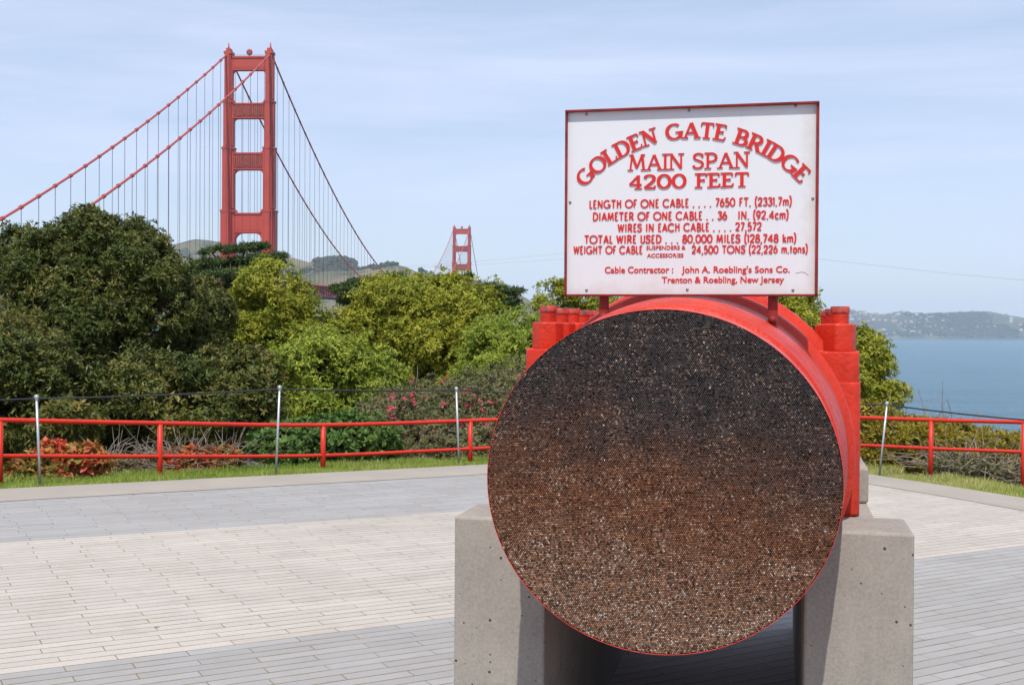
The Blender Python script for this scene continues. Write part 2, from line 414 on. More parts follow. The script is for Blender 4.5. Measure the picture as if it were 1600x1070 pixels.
q = Mat('far_shore_hills', (0.1, 0.1, 0.06), 0.95)
a1 = q.ramp(q.noise(0.0011, 7, 0.62), [(0.46, (0.042, 0.048, 0.032)), (0.58, (0.12, 0.11, 0.055)), (0.70, (0.20, 0.155, 0.095))])
a1 = q.mix(q.ramp(q.noise(0.011, 5, 0.75), [(0.42, 0.0), (0.56, 0.85)]), a1, (0.035, 0.047, 0.03))
q.color(a1)
FARR = [(9300, 700, [(900, 510), (1050, 498), (1200, 488), (1300, 484), (1325, 482), (1345, 487), (1375, 491), (1400, 487), (1425, 491), (1480, 491), (1520, 489), (1545, 487), (1570, 492), (1610, 499), (1700, 505), (1900, 515), (2200, 525)]),
        (8650, 230, [(900, 528), (1200, 520), (1380, 518), (1450, 517), (1505, 521), (1522, 532), (1530, 545)])]
far = hills('far_shore_hills', 200, 7200, 8350, 10200, 330, 150, FARR, q.m, (900, 34, 16), 21)
def far_z(x, y):
    x0, x1, y0, y1, nx, ny, Z = far
    i = int((x - x0) / (x1 - x0) * (nx - 1)); j = int((y - y0) / (y1 - y0) * (ny - 1))
    if 0 <= i < nx - 1 and 0 <= j < ny - 1: return float(Z[j, i])
    return None
def head_z(x, y):
    x0, x1, y0, y1, nx, ny, Z = head
    i = int((x - x0) / (x1 - x0) * (nx - 1)); j = int((y - y0) / (y1 - y0) * (ny - 1))
    if 0 <= i < nx - 1 and 0 <= j < ny - 1: return float(Z[j, i])
    return None
# ------------------------------------------------------------------ the suspension bridge
BD = rad(3.28)                                     # bearing of the bridge axis
bs = at(388.5, 509, 745.0)                         # middle of the near tower
br = empty('suspension_bridge', (bs[0], bs[1], WATER_Z), -BD)
tag(br, 'orange red suspension bridge with two tall towers beyond the trees', 'bridge')
Z0 = EYE - WATER_Z                                 # eye height above the water
SPAN = 1294.0; CX = 12.9
TOPZ = Z0 + 161.5; SAG = 126.5
def road_z(s): return Z0 + 32.0 - 5.0 * ((s - SPAN / 2) / (SPAN / 2)) ** 2 if s > -400 else Z0 + 22
def cable_z(s):
    if s >= 0: t = s / SPAN; return TOPZ - 4 * SAG * t * (1 - t) if s <= SPAN else TOPZ - 0.487 * (s - SPAN) + 0.000213 * (s - SPAN) ** 2
    return TOPZ + 0.487 * s + 0.000213 * s * s
def make_tower(s0):
    LX = 12.25
    segs = [(-6.0, 69.4, 8.0, 14.5), (69.4, 106.6, 6.7, 12.5), (106.6, 134.0, 5.7, 10.5), (134.0, 160.6, 4.8, 8.8)]
    m = MB()
    for sx in (-1, 1):
        for k, (a, b, wd, dp) in enumerate(segs):
            za = Z0 + a if k else 4.0
            zb = Z0 + b
            c = sx * LX
            m.box(c - wd / 2 * .46, c + wd / 2 * .46, s0 - dp / 2, s0 + dp / 2, za, zb)
            m.box(c - wd / 2, c + wd / 2, s0 - dp / 2 * .42, s0 + dp / 2 * .42, za, zb - 0.8)
            m.box(c - wd / 2 * .72, c + wd / 2 * .72, s0 - dp / 2 * .74, s0 + dp / 2 * .74, za, zb - 0.4)
            if k < 3:                              # collar where the shaft steps back
                m.box(c - wd / 2 - .35, c + wd / 2 + .35, s0 - dp / 2 * .55, s0 + dp / 2 * .55, zb - 2.0, zb - 0.9)
                m.box(c - wd / 2 * .55, c + wd / 2 * .55, s0 - dp / 2 * 1.03, s0 + dp / 2 * 1.03, zb - 2.4, zb - 1.2)
        c = sx * LX
        m.box(c - 2.3, c + 2.3, s0 - 3.7, s0 + 3.7, Z0 + 160.6, Z0 + 162.2)
        m.box(c - 1.2, c + 1.2, s0 - 2.8, s0 + 2.8, Z0 + 162.2, Z0 + 164.0)
        m.tube([(c + sx * .3, s0, Z0 + 164), (c + sx * .3, s0, Z0 + 165.2), (c + sx * .3, s0, Z0 + 167.6)], [0.9, 0.5, 0.3], 8)
        m.box(c - 8, c + 8, s0 - 12, s0 + 12, -4, 5.5)
    t = m.build('tower', BRIDGE, br)
    for k, (b, tp, r, rb) in enumerate(((151.0, 159.4, 2.6, 0.8), (122.6, 131.9, 2.8, 2.0), (92.3, 102.6, 3.4, 2.2), (55.0, 67.0, 4.6, 2.2))):
        wd = segs[3 - k][2]
        x0 = LX - wd / 2 + .05
        b += Z0; tp += Z0
        poly = [(-x0, b - r), (-x0, tp + rb)]
        for j in range(1, 7):
            a = rad(90 * j / 6); poly.append((-x0 + rb * 1.0 * math.sin(a) * 1.0, tp + rb * (1 - math.sin(a)) * (1 if True else 0)) if j < 6 else (-x0 + rb, tp))
        right = [(-p[0], p[1]) for p in poly[::-1]]
        arcR = [(x0 - r * (1 - math.cos(rad(90 * j / 7))) , b - r + r * math.sin(rad(90 * j / 7))) for j in range(0, 8)]
        arcL = [(-p[0], p[1]) for p in arcR[::-1]]
        poly = [(-x0, tp)] + ([(-x0, tp + rb), (-x0 + rb * .35, tp + rb * .35), (-x0 + rb, tp), (x0 - rb, tp), (x0 - rb * .35, tp + rb * .35), (x0, tp + rb)] if rb else []) + [(x0, tp)]
        poly = ([(-x0, tp + rb), (-x0 + rb * .3, tp + rb * .3), (-x0 + rb, tp), (x0 - rb, tp), (x0 - rb * .3, tp + rb * .3), (x0, tp + rb)] + arcR + arcL)
        dp = segs[3 - k][3] * .34
        sm = MB(); sm.prism(poly, s0 - dp / 2, s0 + dp / 2)
        sm.box(-x0, x0, s0 - dp / 2 - .5, s0 + dp / 2 + .5, b + .2, b + .9)
        sm.box(-x0, x0, s0 - dp / 2 - .5, s0 + dp / 2 + .5, tp - 1.0, tp - .3)
        for j in range(13):                        # small blocks along the lower edge
            xx = -x0 + 1.2 + (2 * x0 - 2.4) * j / 12
            sm.box(xx - .28, xx + .28, s0 - dp / 2 - .4, s0 - dp / 2 + .2, b + 1.5, b + 2.3)
        if k == 0:
            for sx in (-1, 1):
                sm.box(-x0, x0, s0 + sx * dp / 2 - .1, s0 + sx * dp / 2 + .1, tp + .55, tp + .75)
        so_ = sm.build('strut', BRIDGE, t)
        if k in (1, 2):                            # ribbed relief panels
            rp = MB()
            for j in range(15):
                xx = -x0 + 1.0 + (2 * x0 - 2.0) * j / 14
                hgt = (tp - b) * (0.28 + 0.10 * abs(math.sin(j * 1.9)))
                rp.box(xx - .42, xx + .42, s0 - dp / 2 - .7, s0 - dp / 2 - .05, (tp + b) / 2 - hgt + .3, (tp + b) / 2 + hgt - .3)
            rp.build('relief_panel', RELIEF, t)
    bm_ = MB(); zt = Z0 + 159.4
    bm_.tube([(0, s0, zt - .3), (0, s0, zt + 1.4)], .45, 8)
    bm_.lathe([(s0 - .9, 1.2), (s0 - .3, 1.9), (s0 + .8, 1.2), (s0 + 1.0, .3)], 16, 'y', (0, 0, zt + 2.6), cap0=True, cap1=True)
    bm_.build('beacon', RELIEF, t)
make_tower(0.0)
make_tower(SPAN)
for sx in (-1, 1):
    m = MB()
    ss = [-343 + 343 * i / 24 for i in range(24)] + [SPAN * i / 90 for i in range(91)] + [SPAN + 343 * i / 14 for i in range(1, 15)]
    m.tube([(sx * CX, s, cable_z(s)) for s in ss], 0.52, 8)
    for i in range(1, 23):
        s = -15.2 * i; m.tube([(sx * CX, s - .7, cable_z(s - .7)), (sx * CX, s + .7, cable_z(s + .7))], .85, 8)
    for i in range(1, 40):
        s = 15.2 * i; m.tube([(sx * CX, s - .6, cable_z(s - .6)), (sx * CX, s + .6, cable_z(s + .6))], .72, 8)
    m.build('main_cable', CABLE_PAINT, br)
# vertical suspender ropes: the nearest hundred singly, the far rest as one part
rope_me = {}
spots = [(sx, -15.2 * i) for i in range(1, 23) for sx in (-1, 1)] + [(sx, 15.2 * i) for i in range(1, 29) for sx in (-1, 1)]
for sx, s in spots:
    zt, zb = cable_z(s), road_z(s)
    if zt - zb < 1.0: continue
    wd = .085 if s < 0 else .095
    MB().box(sx * CX - wd, sx * CX + wd, s - wd, s + wd, zb, zt).build('suspender', ROPE_STEEL, br)
m = MB()
for i in range(29, 85):
    for sx in (-1, 1):
        s = 15.2 * i; m.box(sx * CX - .11, sx * CX + .11, s - .11, s + .11, road_z(s), cable_z(s))
tag(m.build('suspender', ROPE_STEEL, br), kind='stuff')
m = MB(); ss = [-343 + 24.5 * i for i in range(0, 82)]
for a, b in zip(ss[:-1], ss[1:]):
    za, zb = road_z(a), road_z(b)
    for sx in (-1, 1):
        for dz, h in ((-.2, 1.6), (-7.6, 1.0)):
            m.tube([(sx * CX, a, za + dz), (sx * CX, b, zb + dz)], h * .5, 4, False)
        for j in range(3):
            s = a + (b - a) * j / 3; z = road_z(s)
            m.tube([(sx * CX, s, z - 7.6), (sx * CX, s, z)], .38, 4, False)
            m.tube([(sx * CX, s, z - (7.6 if j % 2 else 0)), (sx * CX, s + 8.1, z - (0 if j % 2 else 7.6))], .34, 4, False)
    m.face([(-CX, a, za), (CX, a, za), (CX, b, zb), (-CX, b, zb)])
    m.face([(-CX, a, za - 7.4), (CX, a, za - 7.4), (CX, b, zb - 7.4), (-CX, b, zb - 7.4)])
m.build('deck_truss', BRIDGE, br)

# ------------------------------------------------------------------ houses and woods on the far hills
HW = [Mat('house_wall_' + n_, c, 0.8).m for n_, c in (('white', (0.46, 0.44, 0.42)), ('buff', (0.33, 0.27, 0.21)), ('grey', (0.25, 0.25, 0.26)))]
def house_mesh(wx, dy, h, mat):
    b = MB(); b.box(-wx / 2, wx / 2, -dy / 2, dy / 2, -6, h)
    b.prism([(-dy / 2 - .8, h - .1), (dy / 2 + .8, h - .1), (0, h + dy * .28)], -wx / 2 - .6, wx / 2 + .6, 'yz')
    o = b.build('tmp', mat); me = o.data; bpy.data.objects.remove(o); me.name = 'hillside_house'; return me
HM = [house_mesh(17, 12, 8, HW[0]), house_mesh(24, 13, 9, HW[0]), house_mesh(15, 12, 10, HW[1]), house_mesh(20, 12, 7, HW[2]), house_mesh(30, 14, 8, HW[1])]
cnt = 0
for k in range(6000):
    if cnt >= 170: break
    y = rng.uniform(8480, 9280); px = rng.uniform(1296, 1640)
    x = (px - 800) / F * y
    z = far_z(x, y)
    if z is None or z < WATER_Z + 9: continue
    z2 = far_z(x, y + 60)
    if z2 is None or z2 - z < 2: continue
    if fbm(np.array([x]), np.array([y]), 77, 700, 3)[0] < -0.02 and rng.random() < .8: continue
    h = bpy.data.objects.new('hillside_house', HM[int(rng.choice(5, p=[.36, .16, .22, .16, .10]))]); COL.objects.link(h)
    h.location = (x, y, z); h.rotation_euler = (0, 0, rng.normal(0, .5))
    s = rng.uniform(.75, 1.35); h.scale = (s, s, s)
    tag(h, 'tiny pale house on the hazy far hillside across the bay', 'house', 'houses on the far shore'); cnt += 1
hh_ = bpy.data.objects.new('shore_house', house_mesh(9, 7, 4, HW[0])); COL.objects.link(hh_)
p = at(801, 492, 2330); zz = head_z(p[0], p[1]); hh_.location = (p[0], p[1], zz if zz else p[2])
tag(hh_, 'lone white building low on the headland right of the far tower', 'building')
def blobs(pts, sizes, name, mat):
    """one mesh of ragged tree-crown clumps"""
    ico = MB(); bmesh.ops.create_icosphere(ico.bm, subdivisions=1, radius=1.0)
    bv = np.array([v.co[:] for v in ico.bm.verts]); ico.bm.verts.index_update(); bf = np.array([[v.index for v in f.verts] for f in ico.bm.faces]); ico.bm.free()
    n_, nv = len(pts), len(bv)
    jit = rng.uniform(.6, 1.3, (n_, nv, 1))
    VV = bv[None] * jit * np.asarray(sizes)[:, None, None] * np.array([1.1, 1.1, .9]) + np.asarray(pts)[:, None, :]
    FF = bf[None] + (np.arange(n_) * nv)[:, None, None]
    return link(name, np_mesh(name, VV.reshape(-1, 3), FF.reshape(-1, 3)), mat)
q = Mat('far_tree_crowns', (0.03, 0.045, 0.025), 0.95); DW = q.m
P_, S_ = [], []
for k in range(14000):
    y = rng.uniform(8450, 9400); px = rng.uniform(1200, 1660); x = (px - 800) / F * y; z = far_z(x, y)
    if z is None or z < WATER_Z + 14: continue
    if fbm(np.array([x]), np.array([y]), 41, 520, 4)[0] + (0.12 if z < 40 else -0.02) < 0.0: continue
    s = rng.uniform(6, 13); P_.append((x, y, z + s * .4)); S_.append(s)
    if len(P_) > 3600: break
o = blobs(P_, S_, 'far_shore_woods', DW); tag(o, 'dark woods between the houses on the far shore', 'woods', kind='stuff')
P_, S_ = [], []
for k in range(16000):
    y = rng.uniform(2100, 3150); px = rng.uniform(230, 870); x = (px - 800) / F * y; z = head_z(x, y)
    if z is None or z < WATER_Z + 12: continue
    f_ = fbm(np.array([x]), np.array([y]), 55, 260, 4)[0]
    near = (490 < px < 555 and y > 2900) or (655 < px < 720 and 2350 < y < 2600)
    if f_ < (0.10 if not near else -0.10): continue
    s = rng.uniform(3, 7) if not near else rng.uniform(4, 9); P_.append((x, y, z + s * .5)); S_.append(s)
    if len(P_) > 1500: break
o = blobs(P_, S_, 'headland_woods', DW); tag(o, 'dark scrub and woods dotted over the headland hills', 'woods', kind='stuff')

# ------------------------------------------------------------------ faint high wires over the strait
WIRE = Mat('high_wire_metal', (0.22, 0.22, 0.23), 0.6).m
for pts, lb in (([(560, 420, 2600), (623, 417, 2500), (750, 408, 2400), (880, 396.5, 2300), (1000, 390, 2200)], 'faint upper high wire crossing the sky beside the far tower'),
                ([(560, 421, 2600), (623, 419.5, 2500), (750, 413.5, 2400), (880, 405, 2300), (1000, 399, 2200)], 'faint lower high wire crossing the sky beside the far tower'),
                ([(1180, 396, 1500), (1280, 405, 1500), (1380, 416, 1500), (1480, 427, 1500), (1600, 438, 1500), (1750, 449, 1500)], 'faint high wire sloping down the sky right of the sign')):
    P = [Vector(at(*p_)) for p_ in pts]
    o = MB().tube([p_ - P[0] for p_ in P], .15, 6).build('high_wire', WIRE); o.location = P[0]; tag(o, lb, 'wire')

# ------------------------------------------------------------------ foliage
def leaf_mat(name, stops, rough=0.45, transl=0.22, patch=None):
    q = Mat(name, (0.1, 0.12, 0.03), rough); q.b.inputs['Specular IOR Level'].default_value = 0.22
    g = q.n('ShaderNodeAttribute', attribute_name='tone')
    c = q.ramp(g.outputs['Fac'], stops)
    if patch is not None:
        c = q.mix(q.ramp(q.noise(patch[0], 3), [(0.4, 0.0), (0.65, patch[2])]), c, patch[1])
    q.color(c)
    tr = q.n('ShaderNodeBsdfTranslucent'); q.l(c, tr.inputs['Color'])
    mx = q.n('ShaderNodeMixShader'); mx.inputs[0].default_value = transl
    q.l(q.b.outputs[0], mx.inputs[1]); q.l(tr.outputs[0], mx.inputs[2]); q.l(mx.outputs[0], q.out.inputs['Surface'])
    return q.m
def unit(v): return v / np.maximum(np.linalg.norm(v, axis=-1, keepdims=True), 1e-9)
def lobe(px, py, rx, ry, Y, ky=1.0):
    """crown lobe: pixel centre and radii in the photograph, at distance Y -> (centre, radii) in metres"""
    c = at(px, py, Y); return (c, np.array([rx * Y / F, 0.5 * (rx + ry) * Y / F * ky, ry * Y / F]))
def tufts_of(lobes, tuft, gap=0.0, sub=0.0, rag=0.3):
    """points over the lobes' surfaces and a little inside: (centre, outward). sub > 0 first breaks each lobe into billows"""
    def area(r): return 4 * math.pi * (((r[0] * r[1]) ** 1.6 + (r[0] * r[2]) ** 1.6 + (r[1] * r[2]) ** 1.6) / 3) ** (1 / 1.6)
    src = lobes
    if sub > 0:
        src = []
        for c, r in lobes:
            n = int(area(r) / (sub ** 2 * (2.3 if rag < .2 else 2.2))) + 7
            d = unit(rng.normal(size=(n, 3)) + np.array([0, -.25, .1]))
            p = c + d * np.maximum(r - sub * .75, r * .3) * rng.uniform(.80, 1.0 + rag, (n, 1))
            for k in range(n):
                if any(((((p[k] - c2) / r2) ** 2).sum() < .30) for c2, r2 in lobes if c2 is not c): continue
                q_ = sub * (rng.uniform(.6, 1.1) if rag < .2 else rng.choice([.38, .65, .95, 1.25], p=[.25, .3, .3, .15]) * rng.uniform(.85, 1.15))
                src.append((p[k], np.array([q_, q_, q_ * .78]), d[k], rng.random()))
    out = []
    for L_ in src:
        c, r = L_[0], L_[1]
        n = int(area(r) / (tuft ** 2 * 1.15)) + 6
        d = unit(rng.normal(size=(n, 3)) + (L_[2] * .8 + np.array([0, 0, .3]) if len(L_) > 2 else 0))
        rr = rng.choice([1.0, 0.88, 0.68], size=(n, 1), p=[.6, .28, .12]) * rng.uniform(.9, 1.08, (n, 1))
        p = c + d * r * rr * (1 + .5 * rng.random((n, 1)) ** 3 * (sub > 0))
        keep = np.ones(n, bool)
        if len(L_) == 2:
            for c2, r2 in lobes:
                if c2 is c: continue
                keep &= (((p - c2) / r2) ** 2).sum(1) > 0.62
        if gap > 0: keep &= rng.random(n) > gap
        if sub > 0: keep &= fbm(p[:, 0] + p[:, 1] * .6, p[:, 2] + p[:, 1] * .45, 17, .42, 3) > (-.06 if rag < .2 else -.10)
        out.append(np.concatenate([p[keep], unit(d / r)[keep], np.full((keep.sum(), 1), L_[3] if len(L_) > 3 else rng.random())], 1))
    return np.concatenate(out)
def leaves(tf, tuft, per, ln, wd, up=0.35, spread=0.9, droop=0.0, squash=0.75, rosette=5):
    """rosettes of pointed leaves in every tuft -> verts (n*4,3)"""
    n = len(tf)
    c = np.repeat(tf[:, :3], per, 0); o = np.repeat(tf[:, 3:6], per, 0)
    d = unit(rng.normal(size=(n * per, 3)) + o * 0.9 + np.array([0, 0, up]))
    pos = c + d * tuft * rng.uniform(.35, 1.0, (n * per, 1)) ** .6 * np.array([1, 1, squash])
    ax = unit(d + o * .4 + np.array([0, 0, up]) + rng.normal(size=d.shape) * .25)
    pos = np.repeat(pos, rosette, 0); ax = np.repeat(ax, rosette, 0)
    m = len(pos)
    t = unit(ax * rng.uniform(.1, .75, (m, 1)) + unit(np.cross(ax, rng.normal(size=(m, 3)))) * spread + np.array([0, 0, -droop]))
    s = unit(np.cross(t, ax + rng.normal(size=(m, 3)) * .35))
    L = ln * rng.uniform(.65, 1.25, (m, 1)); W = wd * rng.uniform(.7, 1.25, (m, 1))
    base = pos + rng.normal(size=(m, 3)) * ln * .12
    nrm = np.cross(s, t)
    a = base; b = base + t * L * .5 + s * W * .5 + nrm * W * .12; e = base + t * L; f = base + t * L * .5 - s * W * .5 + nrm * W * .12
    bt = tf[:, 6] if tf.shape[1] > 6 else rng.random(n)
    tone = np.clip(np.repeat(.34 * bt + .28 * rng.random(n), per * rosette) + .38 * rng.random(m) + rng.normal(0, .05, m), 0, 1)
    return np.concatenate([np.stack([a, b, e, f], 1).reshape(-1, 3), np.repeat(tone, 4)[:, None]], 1)
def quads(n): return np.arange(n * 4, dtype=np.int32).reshape(-1, 4)
def leaf_obj(name, vs, mat, parent):
    me = np_mesh(name, vs[:, :3], quads(len(vs) // 4))
    at_ = me.attributes.new('tone', 'FLOAT', 'POINT'); at_.data.foreach_set('value', vs[:, 3].astype(np.float32))
    return link(name, me, mat, parent)
q = Mat('bark', (0.13, 0.10, 0.075), 0.9); q.color(q.ramp(q.noise(3, 6, .7, q.mapping((6, 6, 1))), [(0.3, (0.07, 0.055, 0.04)), (0.7, (0.19, 0.15, 0.115))])); BARK = q.m
q = Mat('dry_twigs', (0.25, 0.2, 0.16), 0.9); q.color(q.ramp(q.noise(9, 4), [(0.3, (0.13, 0.095, 0.07)), (0.7, (0.33, 0.27, 0.22))])); TWIG = q.m
def limbs(name, lobes, base, r0, parent, mat=None, reach=0.8, fork=None):
    """tapered trunk from the ground with a limb into every lobe"""
    m = MB(); base = Vector(base)
    top = Vector(np.mean([c for c, r in lobes], 0)); top.z = min(c[2] for c, r in lobes) * .6 + top.z * .4
    fk = base.lerp(top, .55)
    m.tube([base - Vector((0, 0, .3)), base.lerp(fk, .5) + Vector((random.uniform(-.08, .08), 0, 0)), fk], [r0 * 1.25, r0, r0 * .8], 9)
    for c, r in lobes:
        c = Vector(c); e = fk.lerp(c, reach + .15); mid = fk.lerp(e, .5) + Vector((random.uniform(-.12, .12), random.uniform(-.12, .12), .1 * (e - fk).length))
        m.tube([fk - Vector((0, 0, r0 * .3)), mid, e], [r0 * .6, r0 * .38, r0 * .12], 6)
        for k in range(4):
            d = Vector(unit(rng.normal(size=3)) * r * .8)
            m.tube([mid.lerp(e, .3 + .17 * k), c + d * .55, c + d], [r0 * .22, r0 * .12, r0 * .04], 5)
    return m.build(name, mat or BARK, parent)
def plant(name, label, cat, lobes, mat, tuft, per, ln, wd, trunk=None, r0=0.09, group=None, part='crown', wood='trunk', inner=True, gap=0.0, rag=.3, sub=.40, rosette=5, **kw):
    cx = float(np.mean([c[0] for c, r in lobes])); cy = float(np.mean([c[1] for c, r in lobes]))
    if trunk is not None:
        p = at(trunk[0], 600, trunk[1]); cx, cy = float(p[0]), float(p[1])
    g = (cx, cy, land_at(cx, cy))
    e = empty(name, g); tag(e, label, cat, group)
    tf = tufts_of(lobes, tuft, gap, sub, rag)
    vs = leaves(tf, tuft, per, ln, wd, rosette=rosette, **kw)
    if inner:                                       # sparser large leaves inside, so no light comes straight through
        li = [(c, r * .62) for c, r in lobes]
        ti = tufts_of(li, tuft * 1.5, 0.35)
        vs = np.concatenate([vs, leaves(ti, tuft * 1.5, 6, ln * 1.5, wd * 2.0, rosette=4)])
    o = leaf_obj(part, vs - np.array([*g, 0]), mat, e)
    t = limbs(wood, [(c - np.array(g), r) for c, r in lobes], (0, 0, 0), r0, e)
    return e, len(vs) // 4
NL = 0
DARK = leaf_mat('dark_glossy_leaves', [(0.0, (0.020, 0.036, 0.007)), (0.36, (0.050, 0.072, 0.012)), (0.62, (0.098, 0.108, 0.019)), (0.82, (0.19, 0.150, 0.034)), (1.0, (0.30, 0.19, 0.05))], 0.5, 0.10)
OLIVE = leaf_mat('olive_leaves', [(0.0, (0.068, 0.083, 0.018)), (0.5, (0.128, 0.128, 0.027)), (0.85, (0.210, 0.158, 0.033)), (1.0, (0.300, 0.150, 0.045))], 0.45, 0.2)
YELL = leaf_mat('yellow_green_leaves', [(0.0, (0.132, 0.173, 0.021)), (0.5, (0.274, 0.295, 0.029)), (0.85, (0.406, 0.376, 0.037)), (1.0, (0.488, 0.387, 0.051))], 0.5, 0.28)
LIME = leaf_mat('fresh_green_leaves', [(0.0, (0.110, 0.166, 0.022)), (0.5, (0.230, 0.294, 0.034)), (1.0, (0.386, 0.395, 0.046))], 0.5, 0.28)
SHRUBG = leaf_mat('shrub_green_leaves', [(0.0, (0.038, 0.083, 0.018)), (0.6, (0.083, 0.158, 0.030)), (1.0, (0.150, 0.210, 0.045))], 0.5, 0.22)
CYP = leaf_mat('cypress_scales', [(0.0, (0.024, 0.049, 0.018)), (0.6, (0.061, 0.098, 0.026)), (1.0, (0.119, 0.139, 0.032))], 0.6, 0.1)
HEATH = leaf_mat('heathy_foliage', [(0.0, (0.065, 0.085, 0.03)), (0.45, (0.125, 0.135, 0.05)), (0.75, (0.20, 0.165, 0.08)), (1.0, (0.27, 0.10, 0.065))], 0.7, 0.15)
JUNI = leaf_mat('juniper_foliage', [(0.0, (0.120, 0.112, 0.015)), (0.55, (0.255, 0.210, 0.021)), (1.0, (0.360, 0.262, 0.030))], 0.6, 0.2)
REDL = leaf_mat('red_autumn_leaves', [(0.0, (0.07, 0.10, 0.02)), (0.3, (0.20, 0.19, 0.04)), (0.5, (0.34, 0.15, 0.04)), (0.72, (0.50, 0.07, 0.035)), (0.9, (0.55, 0.05, 0.04)), (1.0, (0.58, 0.30, 0.07))], 0.45, 0.25)
PINK = leaf_mat('pink_petals', [(0.0, (0.50, 0.05, 0.08)), (1.0, (0.66, 0.13, 0.17))], 0.6, 0.3)

e, k = plant('broadleaf_tree', 'tall dark green broadleaf tree with a broad dome in front of the bridge cables', 'tree',
    [lobe(160, 428, 100, 92, 21.5), lobe(62, 432, 54, 58, 21.3), lobe(215, 415, 52, 58, 21.5), lobe(238, 440, 34, 50, 21.4), lobe(120, 500, 105, 80, 21.0), lobe(250, 478, 48, 62, 21.3), lobe(175, 590, 105, 95, 21.3), lobe(36, 398, 26, 26, 21.6), lobe(150, 368, 44, 32, 21.4), lobe(100, 680, 120, 80, 21.6)],
    DARK, .13, 5, .085, .025, sub=.40, rag=.14, trunk=(165, 21.6), r0=.14, gap=.06); NL += k
e, k = plant('broadleaf_tree', 'dark broadleaf tree lower and to the right of the tall dome', 'tree',
    [lobe(318, 500, 48, 62, 22.8), lobe(318, 560, 34, 48, 22.6), lobe(300, 570, 60, 70, 22.6), lobe(330, 650, 80, 80, 22.6)], DARK, .13, 5, .085, .025, sub=.40, rag=.14, trunk=(322, 22.8), r0=.1, gap=.05); NL += k
e, k = plant('broadleaf_shrub', 'large dark glossy shrub in the middle behind the left railing', 'shrub',
    [lobe(236, 598, 62, 48, 17.4), lobe(290, 640, 62, 44, 17.1), lobe(200, 650, 70, 42, 17.2), lobe(250, 690, 90, 34, 18.2)], DARK, .13, 5, .085, .025, sub=.40, rag=.14, trunk=(240, 17.8), r0=.07, gap=.05); NL += k
e, k = plant('broadleaf_shrub', 'dark glossy shrub beside the yellow green trees, behind the second rail bay', 'shrub',
    [lobe(352, 600, 62, 52, 18.2), lobe(392, 620, 30, 60, 18.0), lobe(360, 665, 60, 50, 18.1)], DARK, .13, 5, .085, .025, sub=.40, rag=.14, trunk=(360, 18.3), r0=.07, gap=.05); NL += k
e, k = plant('broadleaf_shrub', 'brownish dark shrub at the left edge behind the railing', 'shrub',
    [lobe(30, 590, 70, 70, 17.0), lobe(100, 640, 70, 62, 16.8), lobe(40, 680, 90, 40, 17.4), lobe(-30, 640, 60, 80, 17)], DARK, .13, 5, .085, .025, sub=.40, rag=.14, trunk=(50, 17.2), r0=.07, gap=.05); NL += k
e, k = plant('olive_bush', 'olive and russet bush under the tall dome at the left edge', 'bush',
    [lobe(8, 535, 50, 48, 19.5), lobe(-60, 520, 60, 60, 19.8), lobe(40, 585, 45, 50, 19.2)], OLIVE, .15, 5, .08, .026, trunk=(5, 19.6), r0=.06); NL += k
# yellow green trees
YG = [('round yellow green tree just right of the near bridge tower', [(430, 464, 50, 46), (395, 520, 45, 48), (450, 484, 32, 42), (440, 560, 58, 62), (410, 610, 50, 60)], 25.0, YELL),
      ('yellow green tree with a pale stem right of the gap under the bridge deck', [(562, 528, 34, 44), (604, 484, 38, 28), (560, 590, 52, 56), (528, 545, 28, 36), (515, 530, 20, 26)], 25.5, YELL),
      ('broad yellow green tree directly below the far bridge tower', [(650, 505, 62, 62), (690, 474, 46, 32), (640, 474, 34, 26), (700, 520, 46, 60), (660, 580, 70, 60)], 25.0, YELL),
      ('yellow green tree in front of the right cypress', [(735, 500, 36, 42), (745, 552, 46, 46), (700, 560, 50, 60)], 24.2, YELL)]
for lb, ls, Y, mt in YG:
    e, k = plant('leafy_tree', lb, 'tree', [lobe(*l_, Y) for l_ in ls], mt, .14, 5, .075, .026, r0=.08, gap=.04, group='yellow green trees below the bridge'); NL += k
e, k = plant('leafy_bush', 'bright green bush behind the railing, below the tower with the arched gap', 'bush',
    [lobe(480, 600, 72, 58, 19.0), lobe(440, 650, 50, 50, 18.6), lobe(555, 600, 52, 55, 19.2), lobe(500, 660, 70, 50, 18.8)], LIME, .13, 5, .07, .024, trunk=(490, 19.2), r0=.06); NL += k
e, k = plant('leafy_bush', 'yellow green bush beside the bolted left side of the cable clamp', 'bush',
    [lobe(790, 545, 48, 36, 21.5), lobe(760, 580, 60, 40, 21.0), lobe(830, 530, 36, 34, 22.5), lobe(820, 580, 50, 40, 21.5)], LIME, .13, 5, .07, .022, trunk=(790, 21.6), r0=.05); NL += k
e, k = plant('leafy_tree', 'thin sparse yellow green tree showing left under the sign', 'tree',
    [lobe(866, 458, 16, 13, 26), lobe(900, 456, 22, 20, 26), lobe(885, 500, 34, 26, 26), lobe(850, 480, 9, 8, 25.6), lobe(930, 470, 30, 26, 26), lobe(1000, 500, 70, 40, 26)], YELL, .13, 4, .07, .025, sub=.17, trunk=(890, 26), r0=.05, gap=.3, inner=False); NL += k
e, k = plant('leafy_tree', 'yellow green tree peeping out under the right end of the sign', 'tree',
    [lobe(1248, 486, 28, 16, 21.5), lobe(1200, 520, 50, 40, 21.5), lobe(1260, 545, 44, 44, 21.5)], YELL, .13, 5, .07, .026, trunk=(1240, 21.6), r0=.06, gap=.05); NL += k
